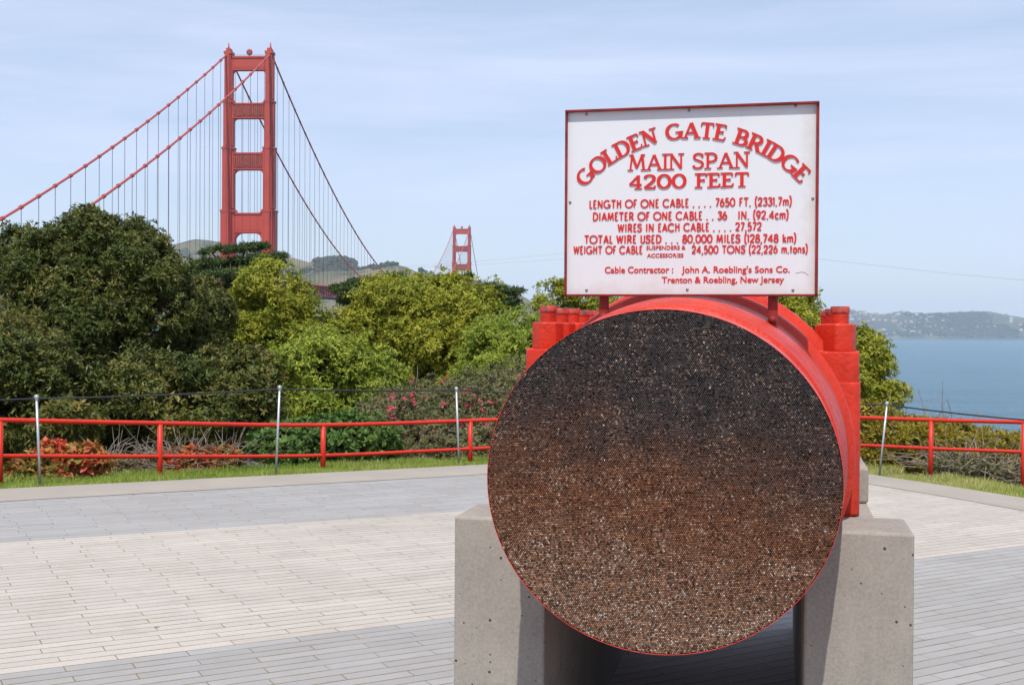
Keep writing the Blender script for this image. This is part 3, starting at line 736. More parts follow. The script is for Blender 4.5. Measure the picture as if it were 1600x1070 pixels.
e, k = plant('leafy_tree', 'yellow green tree to the right of the red clamp against the water', 'tree',
    [lobe(1336, 550, 40, 28, 19.5), lobe(1340, 530, 14, 12, 19.5), lobe(1366, 570, 16, 16, 19.4), lobe(1352, 620, 40, 14, 19.3), lobe(1300, 600, 50, 55, 19.5), lobe(1310, 660, 60, 46, 19.5)], YELL, .12, 5, .068, .025, sub=.19, trunk=(1325, 19.6), r0=.06, gap=.04); NL += k

def cypress(label, sprays, trunk, Y, r0, group='cypresses beyond the yellow green trees'):
    """windswept cypress: flat sprays of scale foliage on reaching limbs; sprays = (px, py, half width, half height, tilt)"""
    p = at(trunk[0], trunk[1], Y); g = np.array([p[0], p[1], land_at(p[0], p[1])])
    e = empty('cypress_tree', g); tag(e, label, 'tree', group)
    m = MB(); top = Vector(p - g)
    m.tube([(0, 0, -.4), (0.1, 0, top.z * .5), top], [r0 * 1.4, r0, r0 * .6], 9)
    vs = []
    for px, py, rx, ry, tilt in sprays:
        dY = rng.uniform(-1.2, 1.2)
        c = at(px, py, Y + dY); sx = rx * Y / F; sz = ry * Y / F
        cl = Vector(c - g); st = Vector((top.x * .6, 0, min(top.z, cl.z - .15 * abs(cl.x))))
        tip = cl + Vector((sx * .9 * (1 if tilt >= 0 else -1), 0, sx * abs(tilt)))
        m.tube([st, st.lerp(cl, .6) + Vector((0, 0, -.1)), cl, tip], [r0 * .5, r0 * .3, r0 * .18, r0 * .05], 6)
        n = int(36 + 1000 * sx * sz)
        u_ = rng.uniform(-1, 1, n); v_ = rng.normal(0, .30, n); q_ = rng.uniform(-1, 1, n)
        k_ = u_ ** 2 + q_ ** 2 < 1.1
        u_, v_, q_ = u_[k_], v_[k_], q_[k_]
        pos = np.stack([c[0] + u_ * sx, c[1] + q_ * sx * .8, c[2] + v_ * sz * (1.05 - .6 * np.abs(u_)) + np.abs(u_) * sx * tilt * np.sign(u_ if tilt >= 0 else -u_)], 1)
        od = np.stack([u_, q_ * .6, np.full(len(u_), .35)], 1)
        pos = pos[fbm(pos[:, 0] * 3, pos[:, 2] * 3 + pos[:, 1], 8, 2.2, 2) > -.2]; od = od[:len(pos)]
        vs.append(leaves(np.concatenate([pos, unit(od)], 1), .13, 6, .15, .03, up=.18, spread=.6, squash=.3, rosette=4))
    vs = np.concatenate(vs)
    leaf_obj('crown', vs - np.array([*g, 0]), CYP, e)
    m.build('trunk', BARK, e)
    return len(vs) // 4
NL += cypress('spreading dark cypress in front of the foot of the near bridge tower',
    [(385, 388, 34, 9, .12), (330, 392, 18, 5, -.3), (345, 412, 48, 11, .05), (405, 405, 40, 9, .12), (310, 425, 34, 11, -.08), (365, 430, 60, 13, .05), (418, 414, 24, 6, .15), (320, 452, 44, 14, 0), (370, 455, 46, 15, 0), (345, 478, 50, 16, 0), (390, 480, 40, 20, 0), (350, 510, 60, 22, 0)], (362, 430), 44.0, .16)
NL += cypress('small dark cypress top poking up right of the bridge deck gap',
    [(572, 441, 26, 7, .05), (540, 449, 20, 5, -.12), (560, 455, 34, 9, 0), (590, 452, 22, 8, .1), (572, 470, 40, 14, 0)], (575, 455), 40.0, .12)
NL += cypress('dark cypress tip leaning left in the middle of the tree line',
    [(628, 439, 18, 5, -.15), (615, 434, 12, 3, -.2), (632, 450, 26, 8, 0), (625, 462, 30, 10, 0), (655, 458, 20, 6, .1)], (628, 452), 39.0, .1)
NL += cypress('wide dark cypress reaching right below the far bridge tower',
    [(722, 437, 14, 4, .5), (700, 452, 28, 7, .05), (745, 453, 46, 10, .06), (785, 458, 30, 7, .06), (730, 468, 50, 10, 0), (775, 474, 34, 8, -.05), (790, 483, 16, 6, -.1), (745, 486, 40, 12, 0), (700, 480, 40, 12, 0), (750, 510, 40, 14, 0)], (735, 470), 37.0, .15)

def twigs(m, c, r, n, ln, rr=.004, flat=.5):
    for k in range(n):
        d = unit(rng.normal(size=3)); p = Vector(c + d * r * rng.uniform(.3, 1.0) ** .5)
        a = Vector(unit(rng.normal(size=3) * np.array([1, 1, flat]) + d * .5)); L_ = ln * rng.uniform(.5, 1.3)
        m.tube([p, p + a * L_ * .5 + Vector(rng.normal(size=3) * ln * .1), p + a * L_ + Vector(rng.normal(size=3) * ln * .15)], [rr, rr * .8, rr * .5], 4, False)
def shrub(name, label, lobes, mat, tuft, per, ln, wd, ntw=60, twl=.4, flowers=0, fl_lobes=None, twr=.005, gap=.1, flmat=None, **kw):
    c0 = np.mean([c for c, r in lobes], 0); g = np.array([c0[0], c0[1], land_at(c0[0], c0[1])])
    e = empty(name, g); tag(e, label, 'shrub')
    vs = leaves(tufts_of(lobes, tuft, gap), tuft, per, ln, wd, **kw)
    vs = np.concatenate([vs, leaves(tufts_of([(c, r * .7) for c, r in lobes], tuft * 1.3, .1), tuft * 1.3, 8, ln * 1.6, wd * 2.2)])
    leaf_obj('foliage', vs - np.array([*g, 0]), mat, e)
    m = MB()
    for c, r in lobes:
        for k in range(5):
            d = Vector(unit(rng.normal(size=3)) * r * .8); m.tube([Vector((0, 0, -.1)), Vector(c - g) * .6, Vector(c - g) + d], [.02, .012, .004], 5, False)
        twigs(m, c - g, r, ntw // len(lobes), twl, twr)
    m.build('branches', TWIG, e)
    if flowers:
        fl = []
        L2 = fl_lobes or lobes
        for c, r in L2:
            n = flowers // len(L2); d = unit(rng.normal(size=(n, 3)) + np.array([0, -.9, .4])); p = c + d * r * rng.uniform(.95, 1.1, (n, 1))
            fl.append(leaves(np.concatenate([p, d], 1), .035, 2, .045, .03, rosette=5))
        fl = np.concatenate(fl)
        tag(leaf_obj('blossom', fl - np.array([*g, 0]), flmat or PINK, e), kind='stuff')
    return len(vs) // 4
NL += shrub('flowering_shrub', 'large grey brown shrub dotted with pink flowers behind the middle rail bay',
    [lobe(690, 655, 92, 58, 17.6), lobe(620, 665, 62, 50, 17.2), lobe(760, 635, 70, 56, 18.0), lobe(690, 690, 110, 40, 17.0), lobe(720, 705, 110, 30, 16.8), lobe(680, 660, 100, 55, 18.8), lobe(760, 670, 80, 50, 18.8)], HEATH, .14, 9, .05, .013, ntw=200, twl=.4, flowers=60, fl_lobes=[lobe(680, 640, 86, 46, 17.5), lobe(640, 660, 60, 40, 17.0), lobe(740, 660, 50, 40, 17.4)], gap=.12)
NL += shrub('flowering_shrub', 'tall wispy heath shrub touching the left edge of the wire face',
    [lobe(815, 610, 55, 48, 19.0), lobe(780, 640, 60, 50, 18.6), lobe(850, 640, 60, 60, 19.0)], HEATH, .15, 9, .055, .013, ntw=90, twl=.45, flowers=10, gap=.15)
NL += shrub('green_shrub', 'low dark green shrub against the railing left of the pink flowers',
    [lobe(490, 695, 62, 36, 15.7), lobe(540, 690, 50, 40, 15.9), lobe(440, 700, 40, 30, 15.4), lobe(580, 690, 40, 36, 16.1)], SHRUBG, .12, 9, .06, .026, ntw=50, twl=.3, gap=.05)
NL += shrub('red_leaved_shrub', 'low shrub of red and orange leaves at the left end of the railing',
    [lobe(85, 728, 48, 20, 12.95), lobe(130, 722, 32, 18, 13.0), lobe(45, 738, 26, 14, 12.8), lobe(85, 712, 16, 14, 13.0)], REDL, .09, 7, .065, .030, ntw=40, twl=.25, gap=.1)
NL += shrub('red_leaved_shrub', 'thin red leaved shrub under a tangle of grey dead twigs by the second rail post',
    [lobe(300, 722, 42, 17, 14.0), lobe(345, 720, 30, 17, 14.2), lobe(270, 728, 24, 12, 13.9)], REDL, .08, 5, .05, .024, ntw=420, twl=.38, gap=.3, twr=.0045)
NL += shrub('dry_shrub', 'bare grey twig shrub between the two red leaved shrubs',
    [lobe(200, 726, 38, 12, 13.7), lobe(235, 722, 26, 14, 13.9), lobe(170, 728, 22, 10, 13.6)], HEATH, .08, 3, .04, .012, ntw=240, twl=.32, gap=.4)
for lb, ls, Y in (('sprawling yellow green juniper behind the tilted stake on the right', [(1395, 688, 58, 34), (1372, 722, 50, 24), (1420, 726, 46, 24), (1350, 690, 40, 40), (1345, 655, 50, 20), (1445, 690, 44, 30)], 17.0),
                  ('yellow green juniper right of the right rail post, half hiding the water', [(1520, 700, 52, 26), (1570, 712, 40, 28), (1486, 694, 44, 30), (1600, 730, 40, 26), (1530, 722, 60, 26), (1470, 712, 40, 24)], 17.6)):
    NL += shrub('juniper_shrub', lb, [lobe(*l_, Y) for l_ in ls], JUNI, .12, 10, .07, .014, ntw=60, twl=.4, gap=.12, spread=.5, rosette=6)
NL += shrub('dry_shrub', 'tangle of bare brown branches along the right railing between the junipers',
    [lobe(1490, 732, 44, 14, 16.0), lobe(1550, 740, 50, 13, 15.9), lobe(1440, 684, 30, 22, 18.2)], HEATH, .12, 5, .05, .012, ntw=330, twl=.6, gap=.35, twr=.007)
# grass between the border strip and the shrubs
def grass_strip(name, label, i0, i1, width, dens, far_in):
    vs = []
    for k in range(i0, i1):
        p0, p1 = outer[k], outer[k + 1]; t = (p1 - p0); L_ = np.linalg.norm(t); t = t / L_; nr = np.array([-t[1], t[0]])
        n = int(L_ * width * dens)
        u_ = rng.random((n, 1)) * L_; v_ = rng.random((n, 1)) ** 1.15 * width
        xy = p0 + t * u_ + nr * v_
        z = np.array([land_at(x, y) for x, y in xy])
        hgt = rng.uniform(.02, .055, n) * (0.6 + 1.2 * (fbm(xy[:, 0] * 10, xy[:, 1] * 10, 5, 6, 3) + .5)) * (1 + .8 * v_[:, 0] / width)
        a = rng.uniform(0, 2 * math.pi, n); dx, dy = np.cos(a), np.sin(a)
        ln_ = rng.normal(0, .5, (n, 2)) * hgt[:, None]
        wd_ = rng.uniform(.003, .007, n)
        A = np.stack([xy[:, 0] - dx * wd_, xy[:, 1] - dy * wd_, z - .01], 1); B = np.stack([xy[:, 0] + dx * wd_, xy[:, 1] + dy * wd_, z - .01], 1)
        T = np.stack([xy[:, 0] + ln_[:, 0], xy[:, 1] + ln_[:, 1], z + hgt], 1)
        vs.append(np.stack([A, B, T], 1).reshape(-1, 3))
    vs = np.concatenate(vs)
    me = np_mesh(name, vs, np.arange(len(vs)).reshape(-1, 3)); at_ = me.attributes.new('tone', 'FLOAT', 'POINT'); at_.data.foreach_set('value', np.repeat(np.clip(.5 * rng.random(len(vs) // 3) + .35 + 1.1 * fbm(vs[::3, 0], vs[::3, 1], 23, 1.3, 4), 0, 1), 3).astype(np.float32))
    o = link(name, me, GRASS); tag(o, label, 'grass', kind='stuff')
GRASS = leaf_mat('lawn_grass', [(0.0, (0.12, 0.22, 0.03)), (0.45, (0.25, 0.34, 0.05)), (0.75, (0.38, 0.41, 0.10)), (1.0, (0.55, 0.47, 0.23))], 0.6, 0.3)
grass_strip('grass', 'strip of short green grass along the left railing', 0, 7, 1.5, 5200, 0)
grass_strip('grass', 'strip of short yellowish grass along the right railing', 9, 13, 1.5, 5200, 0)
print('leaves', NL)

# ------------------------------------------------------------------ the red pipe railing, the stakes and the rope
def post_top(px, py, Y): return Vector(at(px, py, Y))
rp = [(-330, 648, 10.6), (-250, 650, 10.9), (0, 656, 12.0), (250, 661, 13.0), (505, 664, 14.2), (735, 657, 15.3), (950, 650, 16.3), (1150, 648, 16.5), (1320, 651.5, 15.8), (1455, 656, 15.15), (1600, 659.5, 14.5), (1720, 663, 13.9), (1840, 668, 13.3)]
fe = empty('pipe_railing', tuple(at(735, 715, 15.3))); tag(fe, 'low red pipe railing with two rails along the edge of the plaza', 'railing')
fo = fe.location.copy()
tops = [post_top(*p) for p in rp]
lows = [t - Vector((0, 0, 0.345)) for t in tops]
def smooth_pts(P, n=5):
    out = []
    for i in range(len(P) - 1):
        p0, p1, p2, p3 = P[max(i - 1, 0)], P[i], P[i + 1], P[min(i + 2, len(P) - 1)]
        for k in range(n):
            t = k / n
            out.append(0.5 * ((2 * p1) + (p2 - p0) * t + (2 * p0 - 5 * p1 + 4 * p2 - p3) * t * t + (3 * p1 - p0 - 3 * p2 + p3) * t ** 3))
    return out + [P[-1]]
MB().tube([p - fo for p in smooth_pts(tops)], .0235, 12).build('top_rail', RAIL, fe)
MB().tube([p - fo for p in smooth_pts(lows)], .0215, 12).build('lower_rail', RAIL, fe)
COLLAR = Mat('post_foot_grey', (0.09, 0.08, 0.075), 0.7).m
for (px, py, Y), t in zip(rp, tops):
    if px > 1900: continue
    zb = land_at(t.x, t.y) - .12
    ps = MB().tube([Vector((t.x, t.y, zb)) - fo, t - fo - Vector((0, 0, .012))], .0285, 12).build('post', RAIL, fe)
    if 1400 < px < 1700:
        MB().lathe([(0, .04), (.05, .046), (.07, .036)], 12, 'z', Vector((t.x, t.y, land_at(t.x, t.y) + .0)) - fo, cap0=True, cap1=True).build('foot', COLLAR, ps)
q = Mat('galvanised_steel', (0.42, 0.44, 0.45), 0.45, Metallic=0.6); q.color(q.mix(q.noise(30, 4), (0.30, 0.32, 0.33), (0.50, 0.52, 0.53))); GALV = q.m
stk = [((57, 621), (64, 757), 11.75, 'steel stake before the red leaved shrub at the left end of the rope'),
       ((437, 606), (430, 739), 13.05, 'steel stake with a bright cap in front of the bright green bush'),
       ((713, 608), (718, 726), 14.55, 'upright steel stake in front of the pink flowered shrub'),
       ((1386, 631), (1372, 739), 14.85, 'leaning steel stake right of the concrete supports')]
tips = []
for (tx, ty), (bx, by), Y, lb in stk:
    b = Vector(at(bx, by, Y)); t = Vector(at(tx, ty, Y)); b.z = min(b.z, land_at(b.x, b.y) + .01)
    e = empty('rope_stake', b); tag(e, lb, 'stake', 'stakes carrying the rope')
    MB().tube([b - b - Vector((0, 0, .15)), t - b], .0125, 10).build('rod', GALV, e)
    c = MB(); c.lathe([(-.03, .013), (-.022, .017), (.0, .022), (.014, .0225), (.024, .016), (.027, .004)], 16, 'z', t - b, cap0=True, cap1=True); c.build('cap', GALV, e)
    tips.append(t)
ends = [Vector(at(-330, 627, 10.2))] + tips + [Vector(at(1600, 654.5, 13.6)), Vector(at(1800, 682, 12.4))]
rpts = []
for i in range(len(ends) - 1):
    a, b = ends[i], ends[i + 1]
    sag = .012 * (b - a).length if i != 3 else .03
    for k in range(10):
        t = k / 10; p = a.lerp(b, t); p.z -= sag * 4 * t * (1 - t) * .5; rpts.append(p)
rpts.append(ends[-1])
q = Mat('black_rope', (0.018, 0.018, 0.02), 0.7); ROPE = q.m
ro = MB().tube([p - rpts[0] - Vector((0, 0, .01)) for p in rpts], .0085, 8).build('rope', ROPE); ro.location = rpts[0]
tag(ro, 'thin black rope strung between the steel stakes', 'rope')

# ------------------------------------------------------------------ the cable section, its clamp, the supports and the sign
TH = rad(12.0)
GC = gz(C0[0], C0[1]) - 0.02
ORG = Vector((C0[0], C0[1], GC)); AX = C0[2] - GC                 # height of the cable axis over the ground
R0 = 0.4625
ua = np.array([math.cos(TH), -math.sin(TH), 0]); ya = np.array([math.sin(TH), math.cos(TH), 0])
def loc(x, y, yl):
    d = ray(x, y); t = ((C0 + ya * yl - EYEP) @ ya) / (d @ ya); P = EYEP + d * t - C0
    return P @ ua, P[2] + AX                                       # (lateral, height) in the monument's own frame
def mono(name, label, cat):
    e = empty(name, ORG, -TH); return tag(e, label, cat)
# concrete supports
PT = AX - .205
def support(sx, label):
    e = mono('concrete_support', label, 'support')
    if sx < 0: uo, ui, um = -.722, -.425, -.62
    else: uo, ui, um = .698, .378, .608
    a, b = min(uo, ui), max(uo, ui)
    MB().box(a, b, .60, .915, -.06, PT, .008).build('pier', CONC, e)
    a, b = min(um, ui), max(um, ui)
    MB().box(a + (.0 if sx < 0 else .004), b - (.004 if sx < 0 else 0), .918, 3.60, -.06, PT - .004, .008).build('wall', CONC, e)
    MB().box(a + (.02 if sx > 0 else -.002), b + (.002 if sx > 0 else -.02), 1.27, 2.9, PT - .002, PT + .122, .008).build('ledge', CONC, e)
    return e
support(-1, 'left grey concrete support under the sawn cable')
support(1, 'right grey concrete support, pitted with air holes, under the sawn cable')
# cable section
cs = mono('cable_section', 'cut section of bridge cable with a rusty wire face and red clamp', 'cable section')
# wire ends: hexagonal packing, each a short hexagonal stub with its own height and tone
p_ = 0.00533
nx = int(R0 / p_) + 2; ny = int(R0 / (p_ * .866)) + 2
I, J = np.meshgrid(np.arange(-nx, nx + 1), np.arange(-ny, ny + 1))
X = (I + .5 * (J % 2)) * p_; Zc = J * p_ * .866
X, Zc = X.ravel(), Zc.ravel()
k = np.hypot(X, Zc) < R0 - .0022; X, Zc = X[k], Zc[k]
n = len(X)
X = X + rng.normal(0, .00022, n) + .0012 * (fbm(X, Zc, 3, .16, 3)); Zc = Zc + rng.normal(0, .00018, n) + .004 * fbm(X * .5, Zc, 4, .3, 2)
clus = fbm(X, Zc, 11, .055, 4); clus2 = fbm(X, Zc, 31, .2, 4)
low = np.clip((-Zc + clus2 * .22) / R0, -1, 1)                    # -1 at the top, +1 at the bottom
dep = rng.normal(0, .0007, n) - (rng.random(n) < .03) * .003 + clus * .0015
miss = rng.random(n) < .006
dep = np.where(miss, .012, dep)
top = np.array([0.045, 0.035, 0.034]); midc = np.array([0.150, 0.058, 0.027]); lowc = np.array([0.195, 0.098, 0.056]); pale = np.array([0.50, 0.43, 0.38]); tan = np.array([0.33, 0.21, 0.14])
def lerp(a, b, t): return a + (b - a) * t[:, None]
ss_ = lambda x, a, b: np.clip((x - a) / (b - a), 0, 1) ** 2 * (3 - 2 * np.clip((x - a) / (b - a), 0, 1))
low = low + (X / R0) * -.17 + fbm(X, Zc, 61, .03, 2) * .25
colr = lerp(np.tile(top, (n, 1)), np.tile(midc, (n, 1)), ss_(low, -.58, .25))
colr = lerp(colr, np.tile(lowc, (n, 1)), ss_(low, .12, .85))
rowi = np.round(Zc / (p_ * .866))
streak = fbm(X * 1.0, rowi * 9.7, 91, .06, 2)                     # rows weather together
colr *= (1 + 1.6 * np.clip(streak - .08, 0, 1) + .5 * np.clip(streak, -1, 0))[:, None]
rs = rng.random(n)
fr = .12 + .10 * ss_(low, -.1, .4) + .22 * ss_(low, .35, .85) + .55 * np.clip(clus * 2.2, 0, 1) + .5 * np.clip(streak * 2 - .3, 0, 1)
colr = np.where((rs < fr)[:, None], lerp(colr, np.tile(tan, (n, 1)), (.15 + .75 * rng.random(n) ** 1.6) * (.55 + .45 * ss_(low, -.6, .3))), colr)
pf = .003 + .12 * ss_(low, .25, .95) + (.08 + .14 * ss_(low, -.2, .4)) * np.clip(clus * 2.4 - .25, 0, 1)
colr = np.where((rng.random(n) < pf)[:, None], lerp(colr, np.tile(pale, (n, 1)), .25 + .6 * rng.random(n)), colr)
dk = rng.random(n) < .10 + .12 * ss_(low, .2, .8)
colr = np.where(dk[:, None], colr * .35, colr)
colr *= rng.uniform(.65, 1.35, (n, 1))
a6 = np.arange(6) * math.pi / 3 + math.pi / 6
hx, hz = np.cos(a6), np.sin(a6)
rt = p_ * .455; rb2 = p_ * .50
topv = np.stack([X[:, None] + hx * rt, np.repeat((dep - .0030)[:, None], 6, 1), Zc[:, None] + hz * rt + AX], -1)
botv = np.stack([X[:, None] + hx * rb2, np.repeat((dep + .0025)[:, None], 6, 1), Zc[:, None] + hz * rb2 + AX], -1)
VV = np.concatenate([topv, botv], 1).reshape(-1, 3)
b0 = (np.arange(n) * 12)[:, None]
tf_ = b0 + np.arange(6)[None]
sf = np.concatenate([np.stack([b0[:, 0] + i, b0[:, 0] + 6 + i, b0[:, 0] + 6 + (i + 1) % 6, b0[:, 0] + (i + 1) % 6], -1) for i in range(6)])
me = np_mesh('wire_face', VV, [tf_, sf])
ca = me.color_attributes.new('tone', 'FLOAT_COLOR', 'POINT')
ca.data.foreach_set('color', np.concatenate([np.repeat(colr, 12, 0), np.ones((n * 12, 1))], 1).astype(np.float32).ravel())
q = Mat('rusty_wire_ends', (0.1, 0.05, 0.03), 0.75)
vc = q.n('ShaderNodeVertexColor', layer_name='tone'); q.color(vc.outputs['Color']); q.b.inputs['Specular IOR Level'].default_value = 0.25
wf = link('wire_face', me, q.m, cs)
# the zinc and dirt packed between the wires
q = Mat('packed_rust_and_zinc', (0.1, 0.05, 0.03), 0.9); q.b.inputs['Specular IOR Level'].default_value = 0.1
sep2 = q.n('ShaderNodeSeparateXYZ'); q.l(q.co(), sep2.inputs[0])
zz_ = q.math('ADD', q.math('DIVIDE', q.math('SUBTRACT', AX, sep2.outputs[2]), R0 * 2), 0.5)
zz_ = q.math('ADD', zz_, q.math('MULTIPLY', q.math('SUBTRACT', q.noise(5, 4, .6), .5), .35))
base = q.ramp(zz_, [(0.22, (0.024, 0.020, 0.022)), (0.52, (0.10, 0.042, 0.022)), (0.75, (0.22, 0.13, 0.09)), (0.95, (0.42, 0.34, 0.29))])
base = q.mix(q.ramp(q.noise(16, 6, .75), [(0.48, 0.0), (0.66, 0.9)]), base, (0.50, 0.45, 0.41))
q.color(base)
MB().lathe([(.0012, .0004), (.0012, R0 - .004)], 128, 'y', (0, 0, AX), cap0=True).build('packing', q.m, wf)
# wrapping: rim and painted stub
MB().lathe([(.0035, R0 - .0012), (-.0034, R0 - .0010), (-.0040, R0 - .0004), (-.0034, R0 + .0002), (.006, R0 + .0010), (.262, R0 + .004)], 160, 'y', (0, 0, AX)).build('wrapping', RED2, cs)
for o_ in cs.children:                               # the worn bundle is a touch wider than it is high
    if o_.name.startswith(('wire_face', 'wrapping')): o_.scale = (1.012, 1, .984); o_.location = (-.006, 0, AX * .016)
cb = MB()
cb.lathe([(.256, R0 - .02), (.262, R0 + .0085), (.30, R0 + .012), (.315, R0 + .0125), (.345, R0 + .020), (.44, R0 + .032), (.52, R0 + .036), (.60, R0 + .040), (.79, R0 + .050), (.803, R0 + .053), (.812, R0 + .068), (.820, R0 + .074), (.835, R0 + .077), (.88, R0 + .077), (1.17, R0 + .083), (1.185, R0 + .086), (1.195, R0 + .105), (1.205, R0 + .112), (1.225, R0 + .116), (1.31, R0 + .117), (2.30, R0 + .117), (2.42, R0 + .05), (2.42, R0 - .02)], 160, 'y', (0, 0, AX))
band = cb.build('cable_band', RED, cs)
MB().lathe([(2.40, R0 - .004), (3.55, R0 - .004)], 128, 'y', (0, 0, AX), cap1=True).build('cable_stub', RED2, cs)
for sx in (-1, 1):
    u0 = .42
    for (uo, z0, z1, y0, y1, r, nm) in ((.560, -.205, .233, .925, 2.32, .034, 'flange'), (.556, .222, .333, .93, 2.31, .034, 'flange')):
        if sx < 0: uo += .006
        pts = poly_round(min(sx * u0, sx * uo), max(sx * u0, sx * uo), y0, y1, r)
        m = MB(); m.prism(pts, AX + z0, AX + z1, 'xy')
        es = [e for e in m.bm.edges if abs(e.verts[0].co.z - e.verts[1].co.z) < 1e-6]
        bmesh.ops.bevel(m.bm, geom=es, offset=.009, segments=3, profile=.5, affect='EDGES')
        m.build(nm, RED, band, 40)
    m = MB(); m.prism(poly_round(min(sx * .43, sx * .542), max(sx * .43, sx * .542), .935, 2.30, .02), AX - .235, AX - .200, 'xy'); m.build('flange_foot', RED, band, 40)
    uc = .4945
    for k in range(5):
        yc = 1.0 + .262 * k
        uu = sx * (uc - (.002 if sx < 0 else -.0))
        hexp = [(uu + .056 * math.cos(rad(60 * j + 12)), yc + .056 * math.sin(rad(60 * j + 12))) for j in range(6)]
        m = MB(); m.prism(hexp, AX + .330, AX + .424, 'xy')
        bmesh.ops.bevel(m.bm, geom=[e for e in m.bm.edges], offset=.007, segments=3, profile=.6, affect='EDGES')
        m.build('nut', RED, band, 35)
        m = MB(); prof = [(.418, .0295)]
        for j in range(7): prof += [(.424 + .0075 * j, .0300), (.4275 + .0075 * j, .0278)]
        prof += [(.477, .0290), (.4785, .0255)]
        zt = -.0035 * (k % 2)
        m.lathe([(AX + d + zt, r) for d, r in prof], 24, 'z', (uu, yc, 0), cap0=True)
        m.face([(uu + .0255 * math.cos(2 * math.pi * j / 24), yc + .0255 * math.sin(2 * math.pi * j / 24), AX + .4785 + zt) for j in range(24)])
        m.build('bolt', RED, band)
        m = MB(); m.lathe([(AX + .4600 + zt, .0312), (AX + .4800 + zt, .0306), (AX + .4815 + zt, .026), (AX + .4815 + zt, .0005)], 24, 'z', (uu, yc, 0))
        m.build('bolt_tip', BOLT, band)

# ------------------------------------------------------------------ the sign
YS = 0.55; SY = rad(13.8)
su = np.array([math.cos(SY), -math.sin(SY), 0]); sn = np.array([math.sin(SY), math.cos(SY), 0])
SP = C0 + ua * .034 + ya * YS + np.array([0, 0, .795])
def sg(x, y):
    d = ray(x, y); t = ((SP - EYEP) @ sn) / (d @ sn); P = EYEP + d * t - SP
    return float(P @ su), float(P[2])
sgn = empty('information_sign', SP, -SY); tag(sgn, 'white sign board with raised red lettering and a thin red frame', 'sign')
x0, x1, z0, z1 = -.394, .375, -.292, .286
def slant(u): return 0.0
q = Mat('sign_white_enamel', (0.80, 0.79, 0.80), 0.4)
wc = q.mix(q.ramp(q.noise(2.2, 6, .65), [(0.4, 0.0), (0.8, 1.0)]), (0.585, 0.605, 0.625), (0.56, 0.575, 0.59))
wc = q.mix(q.ramp(q.noise(1, 5, .6, q.mapping((22, 1, 2.2))), [(0.60, 0.0), (0.82, 0.14)]), wc, (0.38, 0.31, 0.26))
sz_ = q.n('ShaderNodeSeparateXYZ'); q.l(q.co(), sz_.inputs[0])
edge_ = q.math('MAXIMUM', q.math('MULTIPLY_ADD', sz_.outputs[2], -14.0, -3.35), q.math('MULTIPLY_ADD', sz_.outputs[0], 16.0, -5.1))
wc = q.mix(q.ramp(q.math('ADD', q.math('MULTIPLY', edge_, 0.45), q.noise(14, 6, .7)), [(0.5, 0.0), (0.95, 0.42)]), wc, (0.42, 0.33, 0.24))
q.color(wc); WHITE = q.m
MB().box(x0 + .006, x1 - .006, 0, .012, z0 + .006, z1 - .006).build('panel', WHITE, sgn)
fr = MB(); t = .0065; dp = -.0175
fr.box(x0, x1, dp, .016, z1 - t, z1, .0012, 1); fr.box(x0, x1, -.008, .016, z0, z0 + t, .0012, 1)
fr.box(x0, x0 + t, -.012, .0158, z0 + t + .0002, z1 - t - .0002); fr.box(x1 - t - .002, x1, -.012, .0158, z0 + t + .0002, z1 - t - .0002)
FRM = painted_red('sign_frame_paint', (0.26, 0.022, 0.018), (0.11, 0.013, 0.012), 0.45, 20.0, 0.001)
fr.build('frame', FRM, sgn)
SCREW = Mat('screw_steel', (0.28, 0.27, 0.27), 0.45, Metallic=0.7).m
for px, py in ((916.5, 179), (1076.6, 173), (1243, 166), (891, 316), (1270, 310), (916.5, 453), (1074, 452), (1239, 453)):
    u, v = sg(px, py); MB().lathe([(-.0035, .0006), (-.0035, .0026), (-.002, .0042), (.001, .0046)], 14, 'y', (u, 0, v)).build('screw', SCREW, sgn)
cr_ = MB(); pts = [sg(1243, 427), sg(1252, 425), sg(1258, 426), sg(1263, 430)]
cr_.tube([(u, -.0003, v) for u, v in pts], .0007, 5, False); cr_.build('crack', Mat('crack_line', (0.2, 0.19, 0.19), .9).m, sgn)
# posts bolted to the clamp
for px, ya_, pyb in ((943, 492, 505), (1207.5, 508, 511)):
    uu, zz = loc(px, pyb, .575)
    s_rel = C0 + ua * uu + ya * .575 + np.array([0, 0, zz - AX]) - SP
    cx, cz = float(s_rel @ su), float(s_rel[2]); cy = float(s_rel @ sn)
    m = MB(); m.box(cx - .0145, cx + .0145, .0165, .030, cz - .01, z1 - .05, .002, 1)
    pst = m.build('post', FRM, sgn)
    m = MB(); m.lathe([(-.016, .002), (-.016, .006), (-.010, .0105), (.0, .0125), (.014, .0125)], 16, 'y', (cx, .016, cz + .022), cap0=True)
    m.build('bolt_head', FRM, pst)
    m = MB(); m.box(cx - .012, cx + .012, .031, .16, cz - .055, cz + .035); m.build('bracket', FRM, pst)

# ---- lettering: glyphs drawn as strokes, every stroke a little taller than the last so that none share a plane
def cat_rom(P, n=7):
    out = []
    for i in range(len(P) - 1):
        p0, p1, p2, p3 = (np.array(P[max(i - 1, 0)]), np.array(P[i]), np.array(P[i + 1]), np.array(P[min(i + 2, len(P) - 1)]))
        for k in range(n):
            t = k / n; out.append(0.5 * (2 * p1 + (p2 - p0) * t + (2 * p0 - 5 * p1 + 4 * p2 - p3) * t * t + (3 * p1 - p0 - 3 * p2 + p3) * t ** 3))
    return out + [np.array(P[-1])]
def arc(cx, cy, rx, ry, a0, a1, n=22):
    return [np.array((cx + rx * math.cos(rad(a0 + (a1 - a0) * k / n)), cy + ry * math.sin(rad(a0 + (a1 - a0) * k / n)))) for k in range(n + 1)]
def G_(w, *st): return (w, st)
